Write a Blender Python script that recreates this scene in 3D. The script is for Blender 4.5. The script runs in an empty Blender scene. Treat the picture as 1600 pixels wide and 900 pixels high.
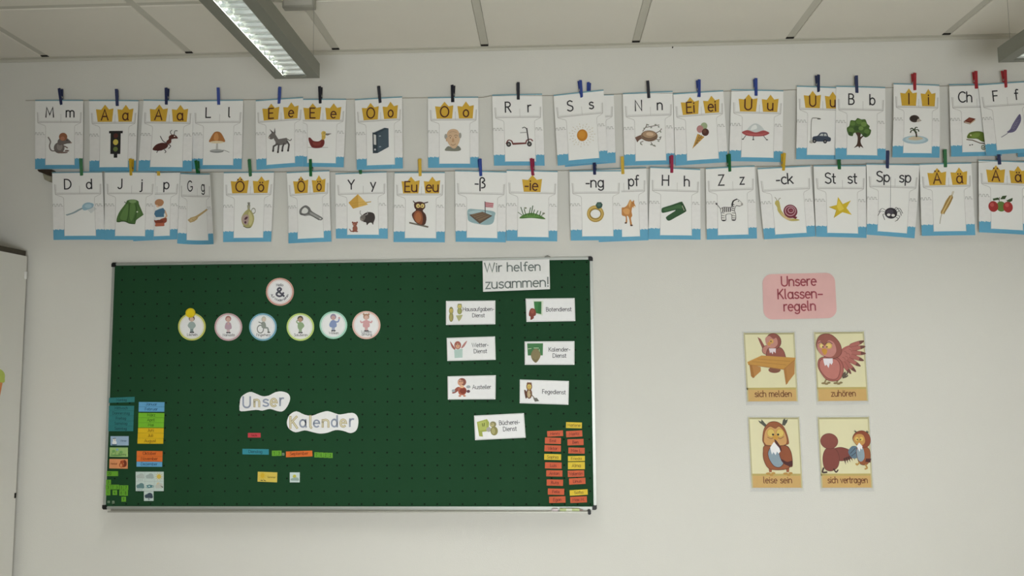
import bpy, bmesh, math, random
from mathutils import Vector, Matrix
from mathutils.geometry import tessellate_polygon
random.seed(4)
S = bpy.context.scene
COL = S.collection
PI = math.pi

# ------------------------------------------------------------------ camera
F, YAW, PITCH, ROLL = 1257.63, 0.04392, 0.09057, -0.00714
CAM = Vector((0.81463, -3.2598, 1.69373))
FW = Vector((-math.sin(YAW)*math.cos(PITCH), math.cos(YAW)*math.cos(PITCH), math.sin(PITCH)))
RT = Vector((math.cos(YAW), math.sin(YAW), 0))
UP = RT.cross(FW)
R2 = RT*math.cos(ROLL)+UP*math.sin(ROLL)
U2 = -RT*math.sin(ROLL)+UP*math.cos(ROLL)
cd = bpy.data.cameras.new('camera')
cd.sensor_width = 36; cd.lens = F/1600*36; cd.clip_start = .05
cam = bpy.data.objects.new('camera', cd); COL.objects.link(cam)
cam.matrix_world = Matrix(((R2.x, U2.x, -FW.x, CAM.x), (R2.y, U2.y, -FW.y, CAM.y), (R2.z, U2.z, -FW.z, CAM.z), (0, 0, 0, 1)))
S.camera = cam

# ------------------------------------------------------------------ sky, daylight, exposure
S.view_settings.view_transform = 'Standard'; S.view_settings.look = 'None'
S.view_settings.gamma = 1; S.view_settings.use_curve_mapping = False
S.view_settings.exposure = 0.06
W = bpy.data.worlds.new('sky'); S.world = W; W.use_nodes = True
W.node_tree.nodes['Background'].inputs[0].default_value = (.80, .90, 1, 1)
W.node_tree.nodes['Background'].inputs[1].default_value = 1.0
LAMP_W = 62.0       # watts of one fluorescent fitting
DAY_W = 41.0        # watts of daylight through one window
CEIL = 3.0
XL, XR, YB = -2.6, 4.9, -4.3      # room
WINS = [(0.3, 1.9)]   # window opening in the wall behind the viewer (x range)
WZ0, WZ1 = 0.75, 1.55
for (a, b) in WINS:
    ld = bpy.data.lights.new('daylight', 'AREA'); ld.shape = 'RECTANGLE'; ld.size = b-a-.1; ld.size_y = WZ1-WZ0-.1
    ld.energy = DAY_W; ld.color = (.96, .99, 1); ld.spread = math.radians(120)
    lo = bpy.data.objects.new('daylight', ld); COL.objects.link(lo)
    lo.location = ((a+b)/2, YB-.14, (WZ0+WZ1)/2); lo.rotation_euler = (PI/2, 0, 0)

# ------------------------------------------------------------------ helpers
def at(px, py, d):
    """photo pixel -> point on the plane parallel to the wall, d metres in front of it"""
    v = FW+R2*((px-800)/F)+U2*((450-py)/F)
    t = (-d-CAM.y)/v.y
    return CAM+v*t

def lin(h, gain=1.0):
    h = h.lstrip('#'); o = []
    for i in (0, 2, 4):
        c = int(h[i:i+2], 16)/255
        o.append(min(.92, gain*(c/12.92 if c <= .04045 else ((c+.055)/1.055)**2.4)))
    return tuple(o)

GAIN = 1.2
_m = {}
def mat(h, rough=.6, var=.05, scale=60, metal=0, gain=None, bump=0, bscale=200, spec=.3):
    key = (h, rough, var, scale, metal, gain, bump, bscale, spec)
    if key in _m: return _m[key]
    m = bpy.data.materials.new('paint_'+h.strip('#')); m.use_nodes = True
    nt = m.node_tree; b = nt.nodes['Principled BSDF']
    c = lin(h, GAIN if gain is None else gain)
    b.inputs['Roughness'].default_value = rough; b.inputs['Metallic'].default_value = metal
    b.inputs['Specular IOR Level'].default_value = spec
    tc = nt.nodes.new('ShaderNodeTexCoord')
    n = nt.nodes.new('ShaderNodeTexNoise'); n.inputs['Scale'].default_value = scale; n.inputs['Detail'].default_value = 3
    nt.links.new(tc.outputs['Object'], n.inputs['Vector'])
    mx = nt.nodes.new('ShaderNodeMix'); mx.data_type = 'RGBA'
    mx.inputs[6].default_value = (*[x*(1-var) for x in c], 1); mx.inputs[7].default_value = (*[min(.95, x*(1+var)) for x in c], 1)
    nt.links.new(n.outputs['Fac'], mx.inputs[0]); nt.links.new(mx.outputs[2], b.inputs['Base Color'])
    if bump:
        n2 = nt.nodes.new('ShaderNodeTexNoise'); n2.inputs['Scale'].default_value = bscale; n2.inputs['Detail'].default_value = 4
        nt.links.new(tc.outputs['Object'], n2.inputs['Vector'])
        bp = nt.nodes.new('ShaderNodeBump'); bp.inputs['Strength'].default_value = bump; bp.inputs['Distance'].default_value = .002
        nt.links.new(n2.outputs['Fac'], bp.inputs['Height']); nt.links.new(bp.outputs[0], b.inputs['Normal'])
    _m[key] = m
    return m

def link(o, parent=None):
    COL.objects.link(o)
    if parent is not None: o.parent = parent
    return o
def tag(o, label, cat, group=None):
    o['label'] = label; o['category'] = cat
    if group: o['group'] = group
    return o
def thing(name, loc, label, cat, group=None):
    o = bpy.data.objects.new(name, None); o.empty_display_size = .05
    COL.objects.link(o); o.location = loc
    return tag(o, label, cat, group)
def struct(o): o['kind'] = 'structure'; return o

def mesh_obj(name, verts, faces, mats, parent=None, origin=Vector((0, 0, 0)), fm=None, smooth=False):
    me = bpy.data.meshes.new(name)
    me.from_pydata([tuple(Vector(v)-origin) for v in verts], [], faces)
    for m in (mats if isinstance(mats, (list, tuple)) else [mats]): me.materials.append(m)
    if fm: me.polygons.foreach_set('material_index', fm)
    if smooth: me.polygons.foreach_set('use_smooth', [True]*len(me.polygons))
    me.update()
    o = bpy.data.objects.new(name, me)
    if parent is None: o.location = origin
    return link(o, parent)

class MB:
    def __init__(s): s.v = []; s.f = []
    def box(s, x0, x1, y0, y1, z0, z1):
        n = len(s.v)
        s.v += [(x, y, z) for z in (z0, z1) for y in (y0, y1) for x in (x0, x1)]
        s.f += [tuple(n+i for i in q) for q in ((0, 2, 3, 1), (4, 5, 7, 6), (0, 1, 5, 4), (2, 6, 7, 3), (0, 4, 6, 2), (1, 3, 7, 5))]
        return s
    def tube(s, pts, r, n=8, cap=True):
        pts = [Vector(p) for p in pts]; rings = []
        for i, p in enumerate(pts):
            d = (pts[min(i+1, len(pts)-1)]-pts[max(i-1, 0)]).normalized()
            a = d.orthogonal().normalized() if abs(d.z) > .9 else d.cross(Vector((0, 0, 1))).normalized()
            b = d.cross(a)
            base = len(s.v); rr = r[i] if isinstance(r, (list, tuple)) else r
            s.v += [tuple(p+(a*math.cos(2*PI*k/n)+b*math.sin(2*PI*k/n))*rr) for k in range(n)]
            rings.append(base)
        for a0, b0 in zip(rings, rings[1:]):
            s.f += [(a0+k, a0+(k+1) % n, b0+(k+1) % n, b0+k) for k in range(n)]
        if cap:
            s.f.append(tuple(rings[0]+k for k in reversed(range(n)))); s.f.append(tuple(rings[-1]+k for k in range(n)))
        return s
    def prism(s, pts, a, b, axis='y'):
        """extrude polygon pts; axis y: pts are (x,z)"""
        n = len(s.v); k = len(pts)
        for t in (a, b):
            for (p, q) in pts: s.v.append((p, t, q) if axis == 'y' else ((t, p, q) if axis == 'x' else (p, q, t)))
        s.f.append(tuple(n+i for i in range(k))); s.f.append(tuple(n+k+i for i in reversed(range(k))))
        s.f += [(n+i, n+k+i, n+k+(i+1) % k, n+(i+1) % k) for i in range(k)]
        return s
    def build(s, name, m, parent=None, origin=Vector((0, 0, 0)), bevel=0, smooth=False):
        o = mesh_obj(name, s.v, s.f, m, parent, origin, smooth=smooth)
        bm = bmesh.new(); bm.from_mesh(o.data)
        bmesh.ops.recalc_face_normals(bm, faces=bm.faces)
        if bevel: bmesh.ops.bevel(bm, geom=list(bm.edges), offset=bevel, segments=2, affect='EDGES')
        bm.to_mesh(o.data); bm.free()
        return o

# ------------------------------------------------------------------ flat drawing kit (printed art: coloured polygons laid on a sheet)
def el(col, cx, cy, rx, ry=None, rot=0, n=20):
    ry = rx if ry is None else ry; c, s_ = math.cos(math.radians(rot)), math.sin(math.radians(rot))
    pts = []
    for k in range(n):
        x, y = rx*math.cos(2*PI*k/n), ry*math.sin(2*PI*k/n)
        pts.append((cx+x*c-y*s_, cy+x*s_+y*c))
    return ('poly', col, pts)
def po(col, *pts): return ('poly', col, list(pts))
def cat_rom(pts, closed, n=5):
    out = []; k = len(pts)
    for i in range(k if closed else k-1):
        g = lambda j: pts[j % k] if closed else pts[max(0, min(k-1, j))]
        p0, p1, p2, p3 = g(i-1), g(i), g(i+1), g(i+2)
        for j in range(n):
            t = j/n
            out.append(tuple(.5*(2*p1[a]+(p2[a]-p0[a])*t+(2*p0[a]-5*p1[a]+4*p2[a]-p3[a])*t*t+(3*p1[a]-p0[a]-3*p2[a]+p3[a])*t**3) for a in (0, 1)))
    if not closed: out.append(pts[-1])
    return out
def sm(col, *pts): return ('poly', col, cat_rom(list(pts), True))
def ribbon(pts, w):
    """triangles of a stroked polyline"""
    pts = [p for i, p in enumerate(pts) if i == 0 or math.dist(p, pts[i-1]) > 1e-6]
    if len(pts) < 2: return []
    L, Rr = [], []
    for i, p in enumerate(pts):
        a = pts[max(0, i-1)]; b = pts[min(len(pts)-1, i+1)]
        d1 = Vector((p[0]-a[0], p[1]-a[1])); d2 = Vector((b[0]-p[0], b[1]-p[1]))
        if d1.length < 1e-9: d1 = d2.copy()
        if d2.length < 1e-9: d2 = d1.copy()
        d1.normalize(); d2.normalize()
        t = d1+d2
        if t.length < .3: t = d1
        t.normalize(); nrm = Vector((-t.y, t.x))
        k = 1/max(.55, abs(nrm.dot(Vector((-d1.y, d1.x)))))
        e = Vector((0, 0))
        if i == 0: e = -d2*w*.35
        if i == len(pts)-1: e = d1*w*.35
        L.append((p[0]+nrm.x*w/2*k+e.x, p[1]+nrm.y*w/2*k+e.y)); Rr.append((p[0]-nrm.x*w/2*k+e.x, p[1]-nrm.y*w/2*k+e.y))
    tr = []
    for i in range(len(pts)-1):
        tr += [(L[i], Rr[i], Rr[i+1]), (L[i], Rr[i+1], L[i+1])]
    return tr
def ln(col, w, *pts): return ('tris', col, ribbon(list(pts), w))
def cu(col, w, *pts): return ('tris', col, ribbon(cat_rom(list(pts), False), w))
def ring(col, w, cx, cy, rx, ry=None, n=24):
    ry = ry or rx
    return ('tris', col, ribbon([(cx+rx*math.cos(2*PI*k/n), cy+ry*math.sin(2*PI*k/n)) for k in range(n+1)], w))
def xf(shapes, fn):
    out = []
    for k, c, p in shapes:
        out.append((k, c, [fn(q) for q in p] if k == 'poly' else [tuple(fn(q) for q in t) for t in p]))
    return out
def place(shapes, x0, y0, x1, y1): return xf(shapes, lambda q: (x0+(x1-x0)*q[0]/100, y0+(y1-y0)*q[1]/100))
def turn(shapes, cx, cy, deg):
    c, s_ = math.cos(math.radians(deg)), math.sin(math.radians(deg))
    return xf(shapes, lambda q: (cx+(q[0]-cx)*c-(q[1]-cy)*s_, cy+(q[0]-cx)*s_+(q[1]-cy)*c))

# stroke alphabet of the school print letters: cap height 100, x-height 66, baseline 0, y up
def arc(cx, cy, rx, ry, a0, a1, n=14):
    return [(cx+rx*math.cos(math.radians(a0+(a1-a0)*k/n)), cy+ry*math.sin(math.radians(a0+(a1-a0)*k/n))) for k in range(n+1)]
def _o(cx=28, rx=25): return arc(cx, 33, rx, 33, 90, 450, 22)
def _dot(x, y=88): return [(x, y-3), (x, y+3)]
_arch = arc(26, 42, 24, 24, 180, 0)+[(50, 0)]
G = {
 ' ': (34, []), '-': (40, [[(4, 36), (34, 36)]]), '–': (54, [[(4, 36), (48, 36)]]), '!': (20, [[(8, 100), (8, 28)], _dot(8, 3)]), '.': (20, [_dot(6, 3)]), '&': (74, [cat_rom([(70, 2), (20, 66), (18, 86), (32, 99), (46, 86), (38, 66), (8, 36), (8, 14), (28, 0), (50, 8), (66, 40)], False)]),
 'a': (62, [_o(), [(53, 66), (53, 10), (58, 0)]]), 'b': (60, [[(3, 100), (3, 0)], _o(29)]), 'c': (52, [arc(30, 33, 27, 33, 50, 310)]),
 'd': (62, [_o(), [(53, 100), (53, 0)]]), 'e': (58, [[(4, 36), (52, 36)]+arc(28, 33, 25, 33, 5, 310, 18)]),
 'f': (36, [cat_rom([(36, 97), (24, 100), (15, 90), (14, 72)], False)+[(14, 0)], [(0, 63), (32, 63)]]),
 'g': (62, [_o(), [(53, 66), (53, -8)]+arc(29, -8, 24, 22, 0, -150)]), 'h': (58, [[(2, 100), (2, 0)], _arch]), 'i': (16, [[(6, 66), (6, 0)], _dot(6)]),
 'j': (22, [[(14, 66), (14, -12)]+arc(0, -12, 14, 18, 0, -110), _dot(14)]), 'k': (52, [[(2, 100), (2, 0)], [(44, 66), (4, 26)], [(17, 39), (48, 0)]]),
 'l': (24, [[(5, 100), (5, 14)]+arc(17, 14, 12, 14, 180, 260, 6)]), 'm': (88, [[(2, 66), (2, 0)], arc(22, 46, 20, 20, 180, 0)+[(42, 0)], arc(62, 46, 20, 20, 180, 0)+[(82, 0)]]),
 'n': (58, [[(2, 66), (2, 0)], _arch]), 'o': (58, [_o()]), 'p': (60, [[(3, 66), (3, -30)], _o(29)]), 'q': (62, [_o(), [(53, 66), (53, -30)]]),
 'r': (36, [[(3, 66), (3, 0)], arc(27, 40, 24, 26, 180, 75)]), 's': (48, [cat_rom([(42, 58), (24, 66), (7, 56), (9, 42), (26, 34), (42, 25), (42, 9), (24, 0), (4, 8)], False)]),
 't': (36, [[(13, 92), (13, 16)]+arc(27, 16, 14, 16, 180, 280, 6), [(0, 64), (30, 64)]]), 'u': (58, [[(2, 66), (2, 24)]+arc(26, 24, 24, 24, 180, 360), [(50, 66), (50, 0)]]),
 'v': (50, [[(0, 66), (23, 0), (46, 66)]]), 'w': (76, [[(0, 66), (18, 0), (36, 62), (54, 0), (72, 66)]]), 'x': (48, [[(0, 66), (44, 0)], [(44, 66), (0, 0)]]),
 'y': (50, [[(0, 66), (24, 6)], [(48, 66), (12, -30)]]), 'z': (48, [[(2, 66), (42, 66), (2, 0), (44, 0)]]),
 'ß': (58, [[(3, -28), (3, 76)]+arc(24, 76, 21, 24, 180, 0)+cat_rom([(45, 70), (24, 54), (40, 44), (50, 26), (42, 6), (18, 0)], False)]),
 'A': (76, [[(0, 0), (34, 100), (68, 0)], [(12, 34), (56, 34)]]), 'B': (64, [[(4, 0), (4, 100), (28, 100)]+arc(28, 77, 22, 23, 90, -90)+[(4, 54)], [(28, 54)]+arc(30, 27, 27, 27, 90, -90)+[(4, 0)]]),
 'C': (74, [arc(42, 50, 40, 50, 48, 312, 20)]), 'D': (76, [[(4, 0), (4, 100), (22, 100)]+arc(22, 50, 46, 50, 90, -90, 18)+[(4, 0)]]), 'E': (60, [[(52, 100), (4, 100), (4, 0), (54, 0)], [(4, 53), (46, 53)]]),
 'F': (56, [[(50, 100), (4, 100), (4, 0)], [(4, 52), (44, 52)]]), 'G': (80, [arc(42, 50, 40, 50, 48, 340, 20)+[(79, 44), (50, 44)]]), 'H': (74, [[(4, 100), (4, 0)], [(66, 100), (66, 0)], [(4, 52), (66, 52)]]),
 'I': (20, [[(8, 100), (8, 0)]]), 'J': (50, [[(40, 100), (40, 26)]+arc(20, 26, 20, 26, 0, -150)]), 'K': (66, [[(4, 100), (4, 0)], [(56, 100), (6, 44)], [(20, 60), (60, 0)]]), 'L': (54, [[(4, 100), (4, 0), (50, 0)]]),
 'M': (88, [[(2, 0), (10, 100), (42, 24), (74, 100), (82, 0)]]), 'N': (76, [[(4, 0), (4, 100), (66, 0), (66, 100)]]), 'O': (86, [arc(42, 50, 40, 50, 90, 450, 26)]), 'P': (60, [[(4, 0), (4, 100), (28, 100)]+arc(28, 75, 26, 25, 90, -90)+[(4, 50)]]),
 'R': (64, [[(4, 0), (4, 100), (28, 100)]+arc(28, 76, 25, 24, 90, -90)+[(4, 52)], [(26, 52), (58, 0)]]), 'S': (62, [cat_rom([(54, 90), (32, 101), (9, 90), (10, 66), (32, 53), (54, 40), (55, 12), (30, -1), (4, 12)], False)]),
 'T': (66, [[(0, 100), (62, 100)], [(31, 100), (31, 0)]]), 'U': (74, [[(4, 100), (4, 32)]+arc(35, 32, 31, 32, 180, 360)+[(66, 100)]]), 'V': (68, [[(0, 100), (32, 0), (64, 100)]]),
 'W': (104, [[(0, 100), (24, 0), (49, 96), (74, 0), (98, 100)]]), 'Y': (64, [[(0, 100), (30, 48)], [(60, 100), (30, 48), (30, 0)]]), 'Z': (62, [[(2, 100), (56, 100), (2, 0), (58, 0)]]),
 '0': (62, [arc(28, 50, 26, 50, 90, 450, 22)]), '1': (40, [[(2, 72), (26, 100), (26, 0)]]), '2': (60, [arc(26, 73, 24, 27, 165, -40, 10)+[(2, 0), (54, 0)]]), '3': (58, [arc(25, 75, 22, 25, 150, -90)+arc(25, 26, 27, 26, 90, -150)]),
 '4': (62, [[(36, 100), (2, 34), (58, 34)], [(42, 60), (42, 0)]]), '5': (58, [[(50, 100), (10, 100), (6, 56)]+arc(24, 32, 28, 32, 125, -150)]), '6': (60, [cat_rom([(46, 98), (16, 70), (3, 32)], False)+arc(28, 30, 25, 30, 180, 540, 18)]),
 '7': (56, [[(2, 100), (52, 100), (18, 0)]]), '8': (60, [arc(28, 76, 21, 24, 90, 450, 18), arc(28, 26, 26, 26, 90, 450, 18)]), '9': (60, [arc(30, 70, 25, 30, 0, 360, 18), cat_rom([(55, 70), (42, 28), (14, 2)], False)]),
}
for a_, b_ in (('ä', 'a'), ('ö', 'o'), ('ü', 'u')):
    w_, st = G[b_]; G[a_] = (w_, st+[_dot(16, 86), _dot(40, 86)])
for a_, b_ in (('Ä', 'A'), ('Ö', 'O')):
    w_, st = G[b_]; G[a_] = (w_, st+[_dot(w_/2-22, 118), _dot(w_/2+12, 118)])
def text_width(s, gap=8): return sum(G[c][0]+gap for c in s)-gap
def text(s, x, y, cap, col, wt=.11, width=None, align='c', gap=8):
    """lettering as ONE shape; x,y = anchor on the baseline, y down"""
    k = cap/100; sx = k
    tw = text_width(s, gap)
    if width: sx = width/tw
    x0 = x-(tw*sx/2 if align == 'c' else 0)
    tr = []
    for c in s:
        w_, st = G[c]
        for p in st: tr += ribbon([(x0+q[0]*sx, y-q[1]*k) for q in p], wt*cap)
        x0 += (w_+gap)*sx
    return ('tris', col, tr)

# ------------------------------------------------------------------ sheets
class Sheet:
    """paper surface through four world corners TL TR BR BL with a bend towards the viewer"""
    def __init__(s, quad, bend=None):
        s.q = quad; s.bend = bend or (lambda u, v: 0)
    def P(s, u, v, off=0):
        a, b, c, d = s.q
        p = (a*(1-u)+b*u)*(1-v)+(d*(1-u)+c*u)*v
        return Vector((p.x, p.y-s.bend(u, v)-off, p.z))
def sheet_obj(name, sh, nu, nv, th, m, parent, origin, back=None, inset=0):
    vs, fs = [], []
    i0, i1 = inset, 1-inset
    for k in (0, th):
        for j in range(nv+1):
            for i in range(nu+1):
                vs.append(sh.P(i0+(i1-i0)*i/nu, i0+(i1-i0)*j/nv, k))
    N = (nu+1)*(nv+1); idx = lambda i, j, k: k*N+j*(nu+1)+i
    for j in range(nv):
        for i in range(nu):
            fs.append((idx(i, j, 1), idx(i, j+1, 1), idx(i+1, j+1, 1), idx(i+1, j, 1)))
            fs.append((idx(i, j, 0), idx(i+1, j, 0), idx(i+1, j+1, 0), idx(i, j+1, 0)))
    for i in range(nu):
        fs.append((idx(i, 0, 0), idx(i, 0, 1), idx(i+1, 0, 1), idx(i+1, 0, 0))); fs.append((idx(i, nv, 0), idx(i+1, nv, 0), idx(i+1, nv, 1), idx(i, nv, 1)))
    for j in range(nv):
        fs.append((idx(0, j, 0), idx(0, j+1, 0), idx(0, j+1, 1), idx(0, j, 1))); fs.append((idx(nu, j, 0), idx(nu, j, 1), idx(nu, j+1, 1), idx(nu, j+1, 0)))
    return mesh_obj(name, vs, fs, m, parent, origin)
def art(name, sh, shapes, PW, PH, parent, origin, base=.0009, step=.00005, maxlen=26, rough=.6):
    """print: shapes in page units PW x PH laid just proud of the sheet"""
    vs, fs, fm, mats, mi = [], [], [], [], {}
    off = base
    for kind, col, p in shapes:
        if col not in mi: mi[col] = len(mats); mats.append(mat(col, rough))
        if kind == 'poly':
            t = tessellate_polygon([[Vector((q[0], q[1], 0)) for q in p]])
            tris = [tuple(p[i] for i in a) for a in t]
        else: tris = p
        st = list(tris); done = []
        while st:
            a = st.pop(); e = [math.dist(a[i], a[(i+1) % 3]) for i in range(3)]; k = e.index(max(e))
            if e[k] > maxlen:
                q0, q1, q2 = a[k], a[(k+1) % 3], a[(k+2) % 3]; mm = ((q0[0]+q1[0])/2, (q0[1]+q1[1])/2)
                st += [(q0, mm, q2), (mm, q1, q2)]
            else: done.append(a)
        for a in done:
            ar = (a[1][0]-a[0][0])*(a[2][1]-a[0][1])-(a[1][1]-a[0][1])*(a[2][0]-a[0][0])
            if abs(ar) < 1e-9: continue
            if ar > 0: a = (a[0], a[2], a[1])
            n = len(vs); vs += [sh.P(q[0]/PW, q[1]/PH, off) for q in a]; fs.append((n, n+1, n+2)); fm.append(mi[col])
        off += step
    if not fs: return None
    return mesh_obj(name, vs, fs, mats, parent, origin, fm)
def inv(qpx, p):
    """pixel -> (u,v) inside a pixel quad TL TR BR BL"""
    u = v = .5
    a, b, c, d = [Vector(q) for q in qpx]; p = Vector(p)
    for _ in range(12):
        f = (a*(1-u)+b*u)*(1-v)+(d*(1-u)+c*u)*v-p
        fu = (b-a)*(1-v)+(c-d)*v; fv = (d-a)*(1-u)+(c-b)*u
        det = fu.x*fv.y-fu.y*fv.x
        u -= (f.x*fv.y-f.y*fv.x)/det; v -= (fu.x*f.y-fu.y*f.x)/det
    return u, v

# ------------------------------------------------------------------ the room
WALL = mat('#d3d2cb', .85, .02, 3, bump=.25, bscale=260, gain=1.14, spec=.15)
CEILM = mat('#d8d5cb', .9, .015, 8, gain=1.22, bump=.12, bscale=400, spec=.1)
STRIPM = mat('#c2c0b4', .6, .02, 20, gain=1.15)
DARK = mat('#1d1b17', .8)
struct(MB().box(XL-.2, XR+.2, YB-.2, .2, -.12, 0).build('floor', mat('#9b9488', .5, .12, 4, gain=1.0)))
struct(MB().box(XL-.2, XR+.2, 0, .2, 0, CEIL+.2).build('wall_back', WALL))
struct(MB().box(XR, XR+.2, YB, 0, 0, CEIL+.2).build('wall_right', WALL))
struct(MB().box(XL-.2, XL, YB, 0, 0, CEIL+.2).build('wall_left', mat('#8f8878', .7, .05, 3, gain=1.0)))
wl = MB().box(XL-.2, XR+.2, YB-.2, YB, 0, WZ0).box(XL-.2, XR+.2, YB-.2, YB, WZ1, CEIL+.2)
xs_ = [XL-.2]+[x for ab in sorted(WINS) for x in ab]+[XR+.2]
for i in range(0, len(xs_), 2): wl.box(xs_[i], xs_[i+1], YB-.2, YB, WZ0, WZ1)
struct(wl.build('wall_front', WALL))
for k, (a, b) in enumerate(WINS):
    fr = MB()
    for (x0, x1, z0, z1) in ((a, a+.05, WZ0, WZ1), (b-.05, b, WZ0, WZ1), (a, b, WZ0, WZ0+.05), (a, b, WZ1-.05, WZ1), ((a+b)/2-.03, (a+b)/2+.03, WZ0, WZ1)):
        fr.box(x0, x1, YB-.12, YB-.06, z0, z1)
    struct(fr.build('window_%d' % (k+1), mat('#d8d8d4', .4)))
cl = struct(MB().box(XL, XR, YB, 0, CEIL+.03, CEIL+.15).build('ceiling', DARK))  # slab coloured near-black to put shade into the gaps below it
SX0, SP, SW = -1.31147, .62571, .030
sxs = [SX0+SP*i for i in range(-3, 10)]
sxs = [x for x in sxs if XL+.05 < x < XR-.05]
rows = [(-.022, -.473), (-.503, -1.70), (-1.73, -2.93), (-2.96, YB+.02)]
edges = [XL+.01-SW/2]+sxs+[XR-.01+SW/2]
for i in range(len(edges)-1):
    for (ya, yb) in rows:
        MB().box(edges[i]+SW/2+.0015, edges[i+1]-SW/2-.0015, yb, ya, CEIL, CEIL+.022).build('ceiling_panel', CEILM, cl, bevel=.0015)
for x in sxs:
    MB().box(x-SW/2, x+SW/2, YB+.02, -.034, CEIL+.003, CEIL+.02).build('ceiling_strip', STRIPM, cl)
    MB().box(x-SW/2, x+SW/2, -.0335, -.0225, CEIL-.0005, CEIL+.02).build('gap_shade_plug', DARK, cl)  # black plug standing in for the shade in the gap at the wall
for (ya, yb) in zip([r[1] for r in rows[:-1]], [r[0] for r in rows[1:]]):
    MB().box(XL+.01, XR-.01, yb, ya, CEIL+.004, CEIL+.021).build('cross_strip', STRIPM, cl)
struct(MB().prism([(0, CEIL-.013), (-.003, CEIL-.013), (-.003, CEIL-.002), (-.022, CEIL-.002), (-.022, CEIL+.001), (0, CEIL+.001)], XL, XR, 'x').build('trim_1', STRIPM))

# ------------------------------------------------------------------ pendant fluorescent lamps with louvres, under every fourth ceiling strip
LZ, LH, LWD, LO = 2.704, .053, .161, .082       # bottom height, body height, width, louvre opening
HOUS = mat('#6f7065', .45, .04, 30, gain=1.25, spec=.5)
REFL = mat('#e8ecea', .35, .02, 30, spec=.6)
def tube_material():
    m = bpy.data.materials.new('fluorescent_tube'); m.use_nodes = True; nt = m.node_tree
    e = nt.nodes.new('ShaderNodeEmission'); e.inputs[0].default_value = (.93, 1, .97, 1); e.inputs[1].default_value = 6
    nt.links.new(e.outputs[0], nt.nodes['Material Output'].inputs['Surface']); return m
TUBE = tube_material()
BLADE = mat('#e6eae8', .17, .02, 30, metal=1, gain=1.05, spec=.6)
def pendant(x, yf, ln_, label):
    t = thing('pendant_lamp', (x, yf-ln_/2, LZ), label, 'lamp', 'louvred pendant lamps')
    h = LWD/2; o = LO/2; L2 = ln_/2
    b = MB().box(-h, h, -L2, L2, LH-.004, LH)
    for s_ in (-1, 1):
        b.box(min(s_*h, s_*(h-.003)), max(s_*h, s_*(h-.003)), -L2, L2, .0005, LH-.004)
        b.box(min(s_*(h-.003), s_*o), max(s_*(h-.003), s_*o), -L2, L2, .0005, .003)
    for s_ in (-1, 1):
        b.box(-h+.003, h-.003, min(s_*L2, s_*(L2-.02)), max(s_*L2, s_*(L2-.02)), .003, LH-.004)
        b.box(-o, o, min(s_*L2, s_*(L2-.02)), max(s_*L2, s_*(L2-.02)), .0005, .003)
    b.build('housing', HOUS, t)
    r = MB()
    for s_ in (-1, 1): r.prism([(s_*(o+.0005), .0045), (s_*(o+.0005), .0445), (s_*(o+.003), .0445), (s_*(o+.003), .0045)], -L2+.02, L2-.02)
    r.box(-o-.012, o+.012, -L2+.02, L2-.02, .0455, .0475)
    r.build('reflector', BLADE, t)
    n = int((ln_-.042)/.045)
    bm_ = None
    for k in range(n):
        y = L2-.034-k*.045
        if bm_ is None:
            ob = MB().prism([(-.0008, .002), (.0008, .002), (.0036, .014), (.0075, .025), (.0125, .035), (-.0125, .035), (-.0075, .025), (-.0036, .014)], -o+.002, o-.002, 'x').build('louvre_blade', BLADE, t); bm_ = ob
        else:
            ob = bm_.copy(); COL.objects.link(ob); ob.parent = t
        ob.location = (0, y, 0)
    MB().tube([(0, -L2+.03, .0425), (0, L2-.03, .0425)], .0028, 10).build('tube', TUBE, t, smooth=True)
    for yy in (-L2+.075, L2-.07):
        for s_ in (-1, 1):
            MB().tube([(s_*.077, yy, LH-.002), (s_*.077, yy, CEIL-LZ)], .0006, 5).build('suspension_wire', mat('#8c8b84', .4, metal=.5), t)
    ld = bpy.data.lights.new('lamp_light', 'AREA'); ld.shape = 'RECTANGLE'; ld.size = .06; ld.size_y = ln_-.08
    ld.energy = LAMP_W; ld.color = (1, 1, .97)
    lo = bpy.data.objects.new('lamp_light', ld); COL.objects.link(lo); lo.parent = t; lo.location = (0, 0, .0385)
    return t
LX1, LX2 = SX0+2*SP-.009, SX0+6*SP+.011
pendant(LX1, -.5, 1.55, 'grey louvred pendant lamp hanging in front of the wall, left of centre above the pinboard')
pendant(LX2, -.5, 1.55, 'grey louvred pendant lamp cut off by the right edge of the picture')
for x, w_ in ((LX1, 'left'), (LX2, 'right')):  # unseen rear lamps, added for the light they give
    pendant(x, -2.2, 1.55, 'grey louvred pendant lamp added unseen behind the viewer, continuing the %s lamp row' % w_)
bx = thing('ceiling_box', (LX1+.012, -.545, 2.948), 'small white connection box under the ceiling beside the left pendant lamp', 'box')
MB().box(-.057, .057, 0, .03, 0, CEIL-2.948).build('cover', mat('#a9a79b', .5, gain=1.0), bx, bevel=.002)
MB().box(-.05, .05, -.0015, 0, .008, CEIL-2.948-.006).build('front_plate', mat('#c0beb3', .5, gain=1.0), bx)

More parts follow.
